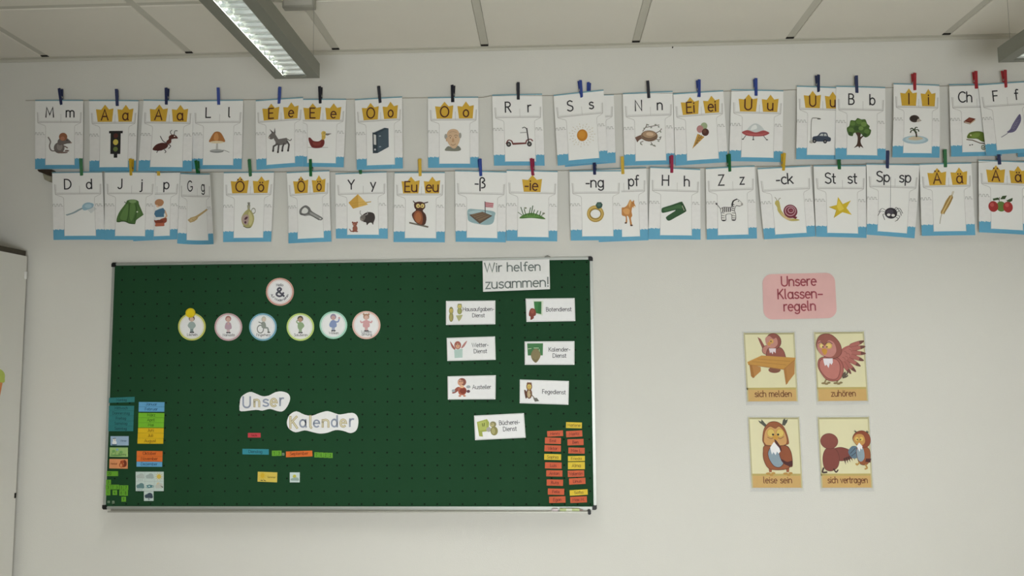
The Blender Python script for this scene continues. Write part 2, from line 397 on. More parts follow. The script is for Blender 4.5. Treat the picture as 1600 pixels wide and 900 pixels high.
# ------------------------------------------------------------------ tall cabinet at the left edge
CX = -1.3445
cb = thing('tall_cabinet', (CX, -.03, .012), 'tall white cabinet side at the left edge of the picture', 'cabinet')
CABW = mat('#cfcec8', .55, .02, 5, gain=1.2)
MB().box(-.02, 0, -.62, 0, 0, 2.13).build('side_panel', CABW, cb, bevel=.001)
MB().box(-.80, -.02, -.02, 0, .02, 2.13).build('back_panel', CABW, cb)
MB().box(-.82, -.80, -.62, 0, 0, 2.13).build('side_panel', CABW, cb, bevel=.001)
MB().box(-.80, -.02, -.62, -.02, .08, .10).build('base_shelf', CABW, cb)
MB().box(-.825, -.004, -.63, -.004, 2.13, 2.152).build('top_board', mat('#453f33', .6, gain=1.0), cb, bevel=.001)
for x0, x1 in ((-.80, -.412), (-.408, -.02)):
    dr = MB().box(x0, x1, -.64, -.622, .10, 2.12).build('door', CABW, cb, bevel=.001)
    hx = x1-.04 if x0 < -.6 else x0+.04
    MB().tube([(hx, -.641, 1.0), (hx, -.67, 1.0), (hx, -.67, 1.16), (hx, -.641, 1.16)], .006, 8).build('handle', mat('#9a9a98', .3, metal=1), dr)
MB().box(0, .004, -.012, -.002, 2.035, 2.065).build('wall_bracket', mat('#e6e6e0', .4), cb)
MB().box(0, .0025, -.010, -.002, 1.145, 1.165).build('screw_cap', DARK, cb)
# pencil sticker on the cabinet side, mostly outside the picture
ps = thing('pencil_sticker', (CX+.0012, -.207, 1.385), 'orange and lime pencil-shaped paper sticker on the cabinet side', 'sticker')
def side_poly(name, pts, th, m, off):
    MB().prism([(p[0], p[1]) for p in pts], off, off+th, 'x').build(name, m, ps)
side_poly('pencil_body', [(-.05, .06), (.022, .115), (.050, .19), (.060, .238), (-.03, .268), (-.05, .268)], .0008, mat('#c9824f', .6), 0)
side_poly('pencil_tip', cat_rom([(-.05, .268), (.058, .238), (.070, .256), (.064, .278), (.03, .294), (-.05, .30)], True), .0008, mat('#aab85a', .6), .001)

# dark hook bracket on the wall that the lower line is tied to
hk = thing('wall_hook', (-1.29, 0, 2.47), 'small dark wall hook half hidden behind the first lower letter card', 'hook')
p0 = [at(61, 266, .02), at(83, 266, .02), at(83, 276.5, .02), at(63.5, 269.5, .02)]
MB().prism([(p.x+1.29, p.z-2.47) for p in p0], -.034, 0).build('hook_plate', mat('#33291f', .6), hk, bevel=.001)
p1 = [at(x, y, .02) for x, y in ((68, 271.5), (82, 276.5), (82, 283), (77, 284), (71, 281))]
MB().prism([(p.x+1.29, p.z-2.47) for p in p1], -.028, 0).build('hook_body', mat('#8d8a78', .5), hk, bevel=.001)
nl = at(1050.5, 75, 0)
tag(MB().tube([(nl.x, 0, nl.z), (nl.x, -.008, nl.z)], .0016, 8).tube([(nl.x, -.008, nl.z), (nl.x, -.009, nl.z)], .003, 8).build('wall_nail', DARK), 'tiny dark nail in the wall just below the ceiling', 'nail')

# ------------------------------------------------------------------ little pictures of the letter cards, each in a 100 x 100 box
K = '#2e2a2b'
def owl_small(body, face, belly=None, tufts=True):
    s = []
    if tufts: s += [po(body, (22, 14), (34, 0), (42, 14)), po(body, (58, 14), (68, 0), (78, 14))]
    s += [el(body, 50, 70, 30, 30), el(body, 50, 28, 29, 25), el(face, 50, 30, 22, 17)]
    if belly: s += [el(belly, 48, 72, 17, 22)]
    s += [el('#d8c46a', 41, 26, 8), el('#d8c46a', 60, 26, 8), el(K, 43, 27, 3), el(K, 58, 27, 3), po('#c99a3d', (46, 33), (56, 33), (51, 43))]
    return s
PIC = {
 'mouse': [cu('#7a716c', 5, (34, 88), (16, 86), (8, 66), (12, 44), (3, 24)), el('#6f6763', 48, 74, 22, 26), el('#8d8580', 50, 68, 12, 18), sm('#6f6763', (42, 40), (60, 24), (82, 30), (98, 50), (80, 54), (60, 60), (46, 60)), el('#8f5f45', 64, 22, 17, 19), el('#a9745a', 62, 30, 9, 10), el(K, 80, 38, 2.6), el('#a58a82', 97, 50, 3), ln('#7a655e', 5, (70, 66), (82, 74)), el('#7a655e', 62, 96, 22, 4), el('#7a655e', 80, 88, 9, 4)],
 'traffic_light': [po('#2b2a2a', (0, 0), (100, 0), (100, 9), (86, 9), (86, 86), (64, 86), (64, 100), (38, 100), (38, 86), (12, 86), (12, 9), (0, 9)), el('#57302c', 50, 18, 17, 9), el('#c9b857', 50, 42, 19, 11), el('#6b7a45', 50, 68, 17, 9)],
 'ant': [cu(K, 3, (60, 60), (40, 48), (28, 28)), cu(K, 3, (62, 62), (72, 70), (64, 80)), cu(K, 3, (36, 88), (22, 90), (18, 98)), cu(K, 3, (48, 86), (54, 94), (50, 99)), cu(K, 2.5, (76, 26), (68, 10), (74, 2)), cu(K, 2.5, (84, 24), (86, 6), (96, 4)), sm('#4f2b27', (0, 84), (14, 64), (40, 56), (60, 62), (58, 76), (38, 88), (14, 90)), el('#5b322c', 64, 52, 11, 9, -40), el('#5b322c', 68, 42, 6, 8), sm('#55302b', (62, 32), (72, 22), (88, 22), (100, 36), (86, 38), (70, 40)), el('#e9e4da', 86, 28, 2.5)],
 'lamp': [po('#b9b7b2', (46, 54), (56, 54), (58, 88), (44, 88)), el('#7d7f7e', 50, 92, 42, 8), el('#a4a6a4', 50, 90, 38, 5), sm('#a8703f', (2, 48), (8, 34), (30, 6), (52, 0), (74, 8), (94, 34), (99, 48), (75, 52), (25, 52)), sm('#c28a55', (30, 36), (36, 12), (52, 8), (60, 30), (50, 44)), el('#d9cbab', 50, 50, 42, 6), cu('#6d6a66', 2, (88, 88), (108, 92), (126, 98))],
 'donkey': [cu('#5d5956', 3, (76, 46), (92, 56), (98, 50)), po('#6d6966', (34, 48), (78, 44), (84, 62), (76, 70), (42, 72), (32, 64)), po('#6d6966', (22, 26), (34, 30), (46, 50), (36, 64), (26, 46)), sm('#6d6966', (4, 40), (6, 30), (22, 18), (32, 24), (30, 38), (16, 46)), po('#55514f', (18, 22), (8, 4), (24, 18)), po('#55514f', (26, 20), (30, 0), (33, 22)), ln('#55514f', 7, (40, 66), (24, 74), (22, 90)), ln('#55514f', 7, (46, 68), (44, 82), (42, 99)), ln('#55514f', 7, (68, 66), (62, 78), (60, 92)), ln('#55514f', 7, (80, 58), (88, 72), (84, 94)), el(K, 22, 92, 4), el(K, 42, 98, 4), el(K, 60, 94, 4), el(K, 84, 95, 4), el('#b5aca4', 6, 38, 4)],
 'duck': [cu('#8e8b84', 2, (0, 96), (50, 97), (85, 95)), sm('#6e2d2b', (2, 42), (10, 40), (24, 58), (46, 60), (62, 46), (70, 58), (68, 82), (54, 98), (20, 98), (6, 70)), sm('#823c35', (20, 66), (40, 68), (56, 62), (50, 84), (26, 84)), po('#c5a650', (58, 50), (58, 22), (74, 18), (74, 40), (68, 52)), el('#cdb05a', 66, 14, 10, 14), po('#7b7672', (74, 14), (100, 14), (84, 26), (74, 24)), el(K, 68, 12, 2.2)],
 'binder': [po('#384650', (0, 16), (70, 0), (100, 4), (100, 76), (30, 98), (0, 98)), po('#46555f', (30, 22), (100, 4), (100, 76), (30, 98)), po('#2c3840', (0, 16), (30, 22), (30, 98), (0, 98)), po('#cfcfcb', (7, 24), (22, 27), (22, 66), (7, 64)), el('#c0c4c6', 14, 84, 6, 4), el('#aab2b7', 46, 32, 7, 2), el('#aab2b7', 46, 74, 7, 2), po('#cfd0cc', (0, 16), (70, 0), (76, 1), (8, 18))],
 'old_man': [sm('#7b7c70', (0, 96), (20, 78), (50, 84), (80, 76), (98, 92), (80, 100), (30, 100)), sm('#c9ab8b', (10, 40), (20, 10), (50, 0), (80, 8), (92, 36), (86, 62), (66, 86), (44, 86), (22, 66)), el('#9d9a92', 7, 34, 9, 12), el('#9d9a92', 93, 30, 8, 13), el('#c0a182', 12, 48, 5, 9), cu('#8c6f59', 2.5, (24, 34), (34, 29), (42, 34)), cu('#8c6f59', 2.5, (58, 32), (68, 27), (78, 32)), el(K, 34, 40, 2.5), el(K, 67, 38, 2.5), sm('#b8906f', (50, 40), (58, 56), (50, 60), (43, 56)), cu('#8c6f59', 2.5, (38, 70), (52, 74), (66, 68)), cu('#a98a6c', 2, (28, 16), (50, 12), (72, 16))],
 'scooter': [cu('#6e3a35', 5, (2, 84), (10, 66), (22, 70), (26, 84)), el('#2f2d2c', 11, 87, 9, 13), el('#8a8580', 11, 87, 4, 6), el('#2f2d2c', 88, 86, 9, 13), el('#8a8580', 88, 86, 4, 6), po('#6e3a35', (24, 80), (76, 78), (78, 86), (26, 90)), cu('#6e3a35', 5, (74, 84), (80, 66), (94, 62), (100, 70)), ln('#35302f', 4.5, (86, 82), (80, 6)), ln('#8d8a86', 3.5, (56, 28), (80, 26)), cu('#35302f', 3.5, (64, 4), (72, 0), (81, 10))],
 'sun': [el('#b97a26', 50, 50, 50, 50, n=28), el('#c68a33', 46, 46, 34, 34)],
 'nest': [cu('#6f6259', 3, (30, 30), (42, 12), (46, 0)), cu('#6f6259', 3, (42, 14), (66, 10), (92, 6)), cu('#6f6259', 3, (80, 40), (96, 30), (100, 22)), cu('#6f6259', 3, (78, 66), (92, 70), (98, 56)), cu('#6f6259', 3, (60, 80), (66, 92), (76, 98)), cu('#6f6259', 3, (30, 74), (20, 80), (26, 90)), po('#6b5044', (0, 56), (22, 46), (30, 60), (16, 68), (8, 78)), el('#7d6450', 54, 52, 32, 24, 8), el('#a3876c', 54, 46, 25, 15, 8), el('#c7ab8e', 56, 44, 14, 8, 8), cu('#5f4a3b', 3, (26, 62), (52, 74), (82, 60)), cu('#5f4a3b', 2.5, (28, 54), (52, 64), (82, 52))]+[el('#7f8578', x, y, 4, 2.5, r) for x, y, r in ((50, 4, 20), (62, 16, -30), (78, 4, 0), (90, 14, 40), (97, 36, 60), (94, 60, 0), (88, 76, 20), (60, 90, 0), (72, 94, 20), (22, 86, 40), (36, 18, 0))],
 'ice_cream': [po('#b98f45', (34, 42), (74, 56), (0, 100)), ln('#7a5a2c', 2.4, (38, 58), (58, 60)), ln('#7a5a2c', 2.4, (28, 68), (46, 70)), ln('#7a5a2c', 2.4, (20, 78), (34, 80)), ln('#7a5a2c', 2.4, (46, 46), (20, 84)), ln('#7a5a2c', 2.4, (58, 50), (14, 90)), el('#98a783', 74, 13, 20, 14), el('#b07f7c', 50, 24, 20, 15), el('#4d2c24', 80, 38, 21, 15), el('#63402f', 76, 34, 10, 7)],
 'ufo': [ln(K, 2.5, (16, 70), (6, 94)), ln(K, 2.5, (42, 78), (42, 98)), ln(K, 2.5, (78, 72), (90, 96)), el(K, 4, 96, 4, 3), el(K, 42, 98, 4, 3), el(K, 92, 97, 4, 3), sm('#c3c9c8', (20, 46), (28, 18), (48, 0), (70, 16), (80, 46), (50, 60)), sm('#dfe2df', (32, 40), (38, 16), (50, 8), (54, 30)), sm('#9d4a4c', (0, 56), (12, 44), (24, 42), (50, 54), (76, 42), (90, 46), (100, 58), (80, 74), (50, 78), (18, 74)), sm('#b4605f', (10, 56), (30, 62), (70, 62), (90, 56), (70, 70), (30, 70))],
 'car': [cu('#87857f', 3.5, (6, 98), (5, 40), (8, 6), (22, 1), (46, 3)), el('#55544f', 42, 4, 9, 2.5), el('#a9a7a0', 8, 94, 10, 6), sm('#3a4454', (12, 84), (16, 74), (36, 70), (50, 58), (78, 58), (86, 72), (98, 78), (97, 90), (80, 92), (20, 92)), po('#b9bdbd', (44, 70), (53, 62), (62, 62), (62, 71)), po('#b9bdbd', (66, 62), (76, 62), (80, 71), (66, 71)), el('#25262a', 22, 91, 9, 8), el('#8b8c8c', 22, 91, 4, 3.5), el('#25262a', 72, 92, 9, 8), el('#8b8c8c', 72, 92, 4, 3.5)],
 'tree': [sm('#49362c', (36, 48), (44, 62), (42, 86), (30, 99), (46, 94), (52, 100), (56, 94), (68, 99), (58, 84), (58, 70), (72, 58), (68, 56), (56, 62), (58, 46)), sm('#47622f', (4, 50), (0, 34), (10, 26), (16, 8), (34, 8), (44, 0), (60, 4), (76, 4), (84, 18), (94, 26), (92, 34), (100, 40), (94, 56), (78, 64), (66, 58), (52, 48), (30, 50), (24, 60), (10, 58))]+[el(c, x, y, r, r*.7) for c, x, y, r in (('#5d7a3d', 24, 18, 11), ('#5d7a3d', 50, 12, 12), ('#6d8a48', 70, 20, 12), ('#5d7a3d', 18, 40, 11), ('#38502a', 40, 34, 12), ('#6d8a48', 58, 34, 10), ('#5d7a3d', 82, 44, 11), ('#38502a', 74, 56, 9), ('#38502a', 14, 52, 8))],
 'hedgehog': [el('#453a34', 44, 52, 42, 46), el('#332a26', 40, 46, 30, 32), sm('#b6aca2', (70, 60), (84, 52), (100, 72), (84, 90), (64, 92)), el(K, 98, 74, 4), el(K, 82, 70, 3)],
 'island': [el('#9fb7c2', 50, 74, 50, 24), el('#b4c7cd', 50, 72, 40, 17), sm('#c4b79c', (22, 68), (40, 54), (64, 56), (80, 66), (60, 76), (34, 76)), cu('#3f3328', 6, (54, 56), (52, 36), (44, 18)), cu('#3e4a33', 5, (44, 18), (36, 6), (30, 12)), cu('#3e4a33', 5, (44, 18), (34, 20), (30, 32)), cu('#3e4a33', 5, (44, 18), (50, 2), (56, 2)), cu('#3e4a33', 5, (44, 18), (58, 14), (62, 24)), cu('#3e4a33', 5, (44, 18), (52, 28), (52, 34))],
 'book': [po('#bda689', (4, 60), (50, 88), (96, 34), (96, 48), (52, 100), (2, 74)), po('#6b3326', (2, 58), (46, 4), (100, 26), (54, 84)), po('#7d4333', (20, 52), (48, 18), (80, 30), (52, 66)), ln('#4d241b', 4, (2, 58), (3, 76), (52, 99))],
 'chameleon': [ln('#5c4a35', 5, (0, 42), (30, 46), (70, 62), (100, 66)), sm('#5f7130', (2, 34), (10, 12), (30, 2), (70, 0), (96, 14), (98, 52), (80, 54), (56, 40), (30, 38)), sm('#748a3c', (20, 24), (44, 10), (72, 12), (60, 30), (34, 34)), el('#cfc9a0', 22, 20, 4), ('tris', '#57633a', ribbon([(86+(13-k*.55)*math.cos(k*.5), 84+(15-k*.62)*math.sin(k*.5)) for k in range(20)], 4)), cu('#57633a', 6, (92, 50), (99, 66), (98, 82)), el(K, 16, 72, 4, 3), el(K, 28, 70, 4, 3)],
 'feather': [sm('#6a6583', (28, 78), (44, 66), (60, 40), (92, 0), (100, 6), (98, 30), (84, 54), (66, 76), (44, 82)), sm('#87829c', (50, 66), (64, 46), (86, 20), (80, 40), (62, 64)), cu('#5a5670', 2.5, (0, 100), (30, 84), (60, 58), (96, 4))]+[ln('#56526c', 1.6, (x, y), (x+14, y-6)) for x, y in ((50, 70), (60, 58), (70, 46), (78, 34), (84, 22))],
 'shower': [cu('#8ea0a6', 9, (2, 96), (24, 80), (44, 56), (60, 40)), sm('#93b3c2', (54, 30), (62, 8), (76, 0), (92, 12), (88, 40), (66, 60), (56, 56)), el('#aac5cf', 74, 28, 12, 16)]+[ln('#8d9da4', 1.6, (74+i*3, 58-i*5), (84+i*3.4, 82-i*6)) for i in range(6)],
 'jacket': [sm('#4b6b39', (0, 84), (10, 52), (34, 16), (40, 4), (62, 0), (80, 6), (84, 20), (98, 54), (100, 62), (76, 82), (70, 98), (48, 94), (28, 88), (8, 92)), sm('#5f8048', (14, 76), (24, 46), (42, 18), (44, 50), (36, 84)), sm('#5f8048', (52, 20), (66, 18), (70, 50), (58, 86), (50, 70)), sm('#557541', (76, 26), (92, 56), (78, 74)), cu('#35502a', 2.5, (48, 12), (46, 50), (42, 90)), cu('#35502a', 2.5, (72, 20), (76, 46), (68, 88)), el('#7d9966', 60, 8, 14, 7), el('#d5dcc8', 78, 50, 3, 3), cu('#2f4626', 3, (2, 90), (30, 88), (50, 96), (70, 98)), cu('#35502a', 2.5, (30, 10), (38, 16), (40, 6))],
 'boy': [el('#b3835f', 40, 12, 34, 13), el('#d9b79a', 30, 24, 14, 6), el('#b3835f', 46, 18, 22, 8), po('#4d7590', (10, 42), (40, 36), (70, 32), (90, 46), (76, 56), (78, 66), (16, 66), (2, 54)), ln('#d0ab8c', 9, (86, 46), (98, 62), (80, 74)), sm('#8f4a37', (0, 76), (30, 80), (60, 72), (96, 70), (98, 84), (80, 90), (78, 99), (12, 99), (12, 90)), el('#7a3b2c', 40, 82, 34, 6), po('#b5654c', (12, 88), (82, 88), (78, 100), (12, 100))],
 'fork': [po('#b39a6b', (0, 82), (14, 64), (34, 54), (44, 46), (94, 0), (100, 8), (50, 58), (44, 74), (30, 90), (12, 100)), po('#c7b083', (8, 82), (18, 70), (36, 58), (40, 66), (24, 86), (14, 94)), el('#8b744b', 24, 78, 3), el('#8b744b', 32, 70, 3)],
 'bottle': [po('#9c9a83', (38, 12), (60, 12), (56, 34), (44, 34)), el('#8f8d84', 49, 3, 10, 3), po('#7d7b70', (44, 3), (56, 3), (58, 12), (42, 12)), ring('#8f8f80', 4, 82, 34, 13, 10), sm('#a5a06b', (44, 28), (58, 28), (84, 50), (88, 72), (70, 97), (40, 99), (12, 86), (2, 62), (20, 40)), sm('#c1bb85', (52, 36), (74, 52), (78, 74), (60, 90), (50, 66)), sm('#a9958c', (6, 60), (24, 48), (52, 52), (50, 78), (34, 88), (12, 78)), el('#52303f', 34, 62, 12, 5, -20), el('#52303f', 30, 78, 7, 5), cu('#5d5c43', 3, (16, 92), (42, 99), (68, 96))],
 'opener': [('poly', '#6d6d6b', cat_rom([(0, 46), (4, 20), (26, 0), (44, 14), (56, 42), (98, 84), (96, 98), (84, 98), (48, 64), (24, 64), (8, 60)], True)), ('poly', '#dadad6', cat_rom([(10, 44), (14, 24), (26, 14), (38, 30), (34, 48), (20, 52)], True)), sm('#9a9a97', (50, 46), (92, 86), (86, 92), (48, 58)), el('#d2d2ce', 90, 90, 4, 4), cu('#44433f', 2.5, (2, 50), (24, 66), (48, 66), (84, 99))],
 'pyramid': [po('#c1a25a', (0, 52), (40, 60), (100, 50), (100, 56), (30, 72)), po('#c59a45', (42, 0), (86, 72), (20, 98), (0, 56)), po('#d5b05f', (42, 0), (86, 72), (44, 88)), ln('#b08538', 1.5, (10, 62), (72, 52)), ln('#b08538', 1.5, (14, 80), (80, 66))],
 'yak': [sm('#3b3431', (14, 40), (30, 20), (60, 10), (92, 20), (100, 50), (90, 80), (86, 96), (76, 82), (60, 84), (46, 98), (40, 80), (22, 74)), sm('#6f6963', (4, 40), (16, 30), (34, 32), (34, 56), (16, 72), (2, 56)), cu('#a39f98', 5, (14, 32), (2, 18), (4, 0)), cu('#a39f98', 5, (36, 30), (50, 24), (50, 8)), el('#8c857d', 10, 60, 9, 7)],
 'bear': [cu('#84503f', 10, (46, 86), (20, 92), (4, 72)), el('#8a5443', 64, 66, 28, 32), el('#8a5443', 62, 22, 26, 20), el('#7a4636', 38, 6, 9), el('#7a4636', 88, 6, 9), el('#a8735e', 52, 26, 8, 6), el('#7a4636', 84, 94, 14, 6), el('#7a4636', 44, 94, 14, 6)],
 'owl_branch': [po('#6b655a', (0, 78), (100, 94), (98, 100), (0, 84)), cu('#4a3a32', 4, (34, 8), (24, 4), (20, 0)), cu('#4a3a32', 4, (74, 8), (86, 6), (96, 4)), sm('#4b2d22', (26, 8), (52, 2), (78, 8), (82, 24), (70, 36), (86, 52), (88, 74), (76, 90), (40, 84), (20, 66), (14, 48), (34, 34), (26, 24)), sm('#8a4f33', (34, 38), (60, 40), (70, 60), (66, 86), (44, 82), (22, 60)), el('#a4663f', 46, 62, 16, 20), el('#d5c07a', 45, 18, 10, 8), el('#d5c07a', 68, 18, 10, 8), el(K, 46, 19, 3, 2.5), el(K, 66, 19, 3, 2.5), po('#b9913f', (54, 20), (60, 20), (57, 27))],
 'raft': [sm('#8fabb0', (2, 60), (4, 34), (30, 32), (96, 40), (100, 60), (92, 90), (60, 96), (10, 84)), sm('#a9c0c3', (4, 48), (40, 36), (90, 50), (60, 60)), po('#5a4a3c', (8, 56), (56, 42), (92, 58), (46, 92)), po('#7a6650', (14, 56), (56, 44), (84, 58), (46, 82)), ln('#4b3d31', 2, (22, 60), (62, 47)), ln('#4b3d31', 2, (30, 66), (70, 51)), ln('#4b3d31', 2, (38, 73), (78, 54)), ln('#4a4444', 3, (66, 48), (65, 0)), po('#b46a72', (66, 2), (96, 5), (94, 24), (67, 22)), ln('#d9c6c4', 1.6, (68, 9), (95, 12)), ln('#d9c6c4', 1.6, (68, 16), (94, 19))],
 'grass': [sm('#4d7335', (8, 96), (24, 66), (50, 54), (76, 68), (98, 99), (50, 92)), sm('#5f8a43', (24, 84), (44, 62), (64, 64), (76, 84))]+[ln('#3b5a2c', 3, (x, 74), (x2, y2)) for x, x2, y2 in ((18, 2, 50), (22, 12, 12), (30, 24, 26), (40, 46, 14), (48, 54, 0), (54, 60, 30), (64, 72, 36), (78, 82, 40), (84, 92, 60))]+[el('#7b7f6a', 28, 18, 5, 6), el('#7b7f6a', 92, 56, 5, 6)],
 'ring': [('tris', '#a88a3e', ribbon([(50+39*math.cos(2*PI*k/26), 58+32*math.sin(2*PI*k/26)) for k in range(27)], 20)), ring('#c7ab62', 8, 49, 57, 40, 33), ring('#806628', 3, 51, 60, 32, 25), po('#35514a', (52, 14), (62, 0), (84, 0), (93, 12), (88, 26), (70, 34), (58, 28)), po('#4c6b62', (60, 12), (70, 4), (84, 8), (80, 20), (66, 22))],
 'pony': [sm('#b97f45', (0, 32), (18, 30), (40, 22), (62, 2), (76, 10), (90, 4), (92, 16), (100, 28), (88, 34), (78, 30), (70, 46), (74, 62), (64, 72), (70, 96), (58, 98), (50, 70), (36, 62), (36, 84), (24, 90), (26, 66), (0, 58)), sm('#cf9a5f', (8, 40), (34, 34), (56, 40), (50, 56), (20, 54)), po('#d5aa6d', (50, 20), (62, 2), (70, 10), (58, 34)), el('#564033', 66, 98, 10, 3), el('#564033', 26, 88, 9, 3), el(K, 82, 17, 2.5, 1.6), el('#ead9c4', 92, 30, 6, 4)],
 'trousers': [sm('#2f5233', (2, 40), (8, 32), (40, 18), (78, 0), (86, 4), (100, 42), (94, 54), (60, 80), (32, 99), (20, 86), (26, 74), (58, 44), (20, 56), (4, 58)), sm('#41663f', (10, 40), (44, 26), (76, 14), (84, 34), (60, 36), (20, 50)), cu('#22391f', 3, (78, 4), (88, 26), (94, 52)), cu('#c7bfae', 2, (84, 20), (88, 32), (92, 44))],
 'zebra': [ln('#55534f', 2.5, (18, 46), (2, 20)), el(K, 2, 20, 3, 5), sm('#55534f', (16, 46), (28, 36), (58, 36), (64, 14), (80, 2), (96, 18), (101, 28), (88, 36), (76, 34), (70, 52), (74, 72), (72, 97), (58, 97), (56, 72), (38, 72), (36, 97), (20, 97), (18, 68)), sm('#dedcd8', (18, 47), (29, 38), (60, 38), (66, 15), (80, 4.5), (95, 19), (98.5, 28), (88, 33), (75, 31), (68, 52), (72, 72), (70, 94), (60, 94), (58, 70), (36, 70), (34, 94), (22, 94), (20, 68))]+[cu(K, 3.6, (x, 39), (x+2, 48), (x, 58)) for x in (24, 31, 38, 45, 52)]+[ln(K, 3, (58, y), (68, y+4)) for y in (24, 33, 42, 51)]+[ln(K, 2.2, (20, y), (30, y+2)) for y in (62, 74, 84)]+[ln(K, 2.2, (60, y), (70, y+2)) for y in (64, 76, 86)]+[cu(K, 5, (60, 30), (64, 12), (78, 3)), el(K, 27, 97, 7, 3), el(K, 64, 97, 7, 3), el('#9d9993', 97, 27, 4, 6), el(K, 84, 13, 2, 2.4)],
 'snail': [cu('#7f7b52', 2, (12, 20), (8, 8), (2, 0)), cu('#7f7b52', 2, (14, 18), (20, 8), (26, 5)), sm('#b5a860', (0, 26), (6, 14), (18, 16), (22, 36), (26, 56), (50, 84), (90, 92), (99, 98), (60, 98), (28, 80), (10, 56), (8, 40)), sm('#c9b183', (22, 62), (44, 80), (70, 92), (46, 92), (28, 76)), el('#6e2835', 64, 60, 30, 27, 10), ring('#b99097', 4, 64, 58, 22, 19), ring('#b99097', 4, 66, 56, 12, 10), el('#8a4450', 67, 56, 5, 4), po('#6e2835', (78, 80), (92, 84), (84, 92), (70, 86))],
 'star': [po('#c7ac2d', (40, 0), (60, 34), (96, 16), (76, 52), (99, 84), (58, 72), (20, 99), (32, 62), (0, 48), (34, 38)), po('#d8c24f', (42, 14), (56, 38), (66, 56), (44, 68), (34, 48)), ln('#a88d1d', 2, (0, 48), (32, 62), (20, 99))],
 'spider': [cu(K, 2.5, (34, 30), (16, 14), (4, 40)), cu(K, 2.5, (32, 40), (12, 34), (0, 66)), cu(K, 2.5, (32, 54), (20, 56), (28, 92)), cu(K, 2.5, (64, 28), (72, 2), (86, 26)), cu(K, 2.5, (66, 30), (84, 6), (99, 40)), cu(K, 2.5, (70, 44), (86, 26), (94, 56)), cu(K, 2.5, (72, 56), (88, 62), (78, 92)), cu(K, 2.5, (66, 64), (82, 80), (70, 99)), el('#2f2c31', 52, 44, 25, 38), el('#45414a', 48, 36, 14, 20), el('#d8d6d2', 43, 56, 7, 9), el('#d8d6d2', 61, 58, 7, 9)],
 'wheat': [cu('#8f8a75', 4, (4, 100), (12, 78), (26, 58)), sm('#b0935a', (14, 64), (28, 46), (50, 22), (80, 4), (96, 4), (90, 20), (68, 42), (42, 60), (22, 68))]+[el(c, 26+i*9+dx, 60-i*8+dy, 9, 3.4, -48) for i in range(7) for c, dx, dy in (('#94763f', -8, -1), ('#c9b078', 2, 0), ('#94763f', 11, 2))]+[ln('#b9ad8d', 1.8, (84+i*4, 8), (96+i*5, -10)) for i in range(3)],
 'apples': [el('#5c7a3a', 52, 66, 20, 30), el('#96302f', 20, 68, 20, 32), el('#96302f', 80, 68, 20, 32), el('#b4524c', 15, 58, 8, 12), el('#b4524c', 76, 56, 8, 12), po('#3d5230', (20, 34), (18, 22), (40, 14), (46, 26)), po('#3d5230', (48, 24), (58, 4), (76, 0), (68, 22)), po('#3d5230', (74, 30), (84, 22), (100, 12), (98, 30), (86, 40)), cu('#4a3a2a', 2.5, (44, 40), (44, 26), (46, 12)), cu('#4a3a2a', 2.5, (78, 42), (78, 34), (74, 28))],
}
def rays():
    return [ln('#b9ae93', 1.4, (50+r*math.cos(a), 50+r*.9*math.sin(a)), (50+(r+5)*math.cos(a), 50+(r+5)*.9*math.sin(a))) for i, a in enumerate([2*PI*k/22 for k in range(22)]) for r in ((28, 38) if i % 2 else (33, 44))]
PIC['sun_rays'] = rays()

# ------------------------------------------------------------------ letter cards on two clotheslines
PAPER = mat('#dad9d6', .55, .01, 30, gain=1.33)
SEA = '#5f9fbd'; LINE = '#b9b7b3'; SIDE = '#e0dfdd'; CROWN = '#c9a23a'; INK = '#2c2b2e'; BROWNINK = '#4b2420'
def sea():
    top = lambda x0, x1: [(x0+(x1-x0)*k/10, 251+(2.2 if k % 2 else 0)+1.5*math.sin(k*1.7)) for k in range(11)]
    return [po(SEA, *(top(0, 46)+[(46, 280), (175, 280)]+top(175, 210)+[(210, 297), (0, 297)]))]
def castle(mid):
    s = [po(SIDE, (0, 150), (46, 150), (46, 254), (0, 254)), po(SIDE, (175, 150), (210, 150), (210, 254), (175, 254))]
    s += [ln(LINE, 3.2, (10, 55), (12, 97), (200, 97), (202, 55)), ln(LINE, 1.4, (15, 55), (16, 92), (196, 92), (198, 55)), cu(LINE, 1.8, (13, 100), (30, 106), (44, 112), (47, 122)), ln(LINE, 1.6, (47, 122), (47, 282)), cu(LINE, 1.6, (199, 100), (186, 106), (176, 112), (174, 122)), ln(LINE, 1.3, (174, 122), (174, 282))]
    if mid: s.append(ln(LINE, 1.5, (114, 62), (114, 97)))
    for x0, n in ((1, 3), (178, 2)):
        pts = []
        for k in range(n): pts += [(x0+k*14, 150), (x0+k*14+1, 141), (x0+k*14+7, 141), (x0+k*14+8, 150)]
        s.append(ln('#a5a39f', 1.8, *(pts+[(x0+n*14, 150)])))
    return s
def crown(x0, x1, y0=20, y1=91):
    w, h = x1-x0, y1-y0
    return [po(CROWN, (x0, y0+.27*h), (x0+.30*w, y0+.30*h), (x0+.52*w, y0), (x0+.74*w, y0+.28*h), (x1, y0+.22*h), (x1-.07*w, y1), (x0+.09*w, y1))]
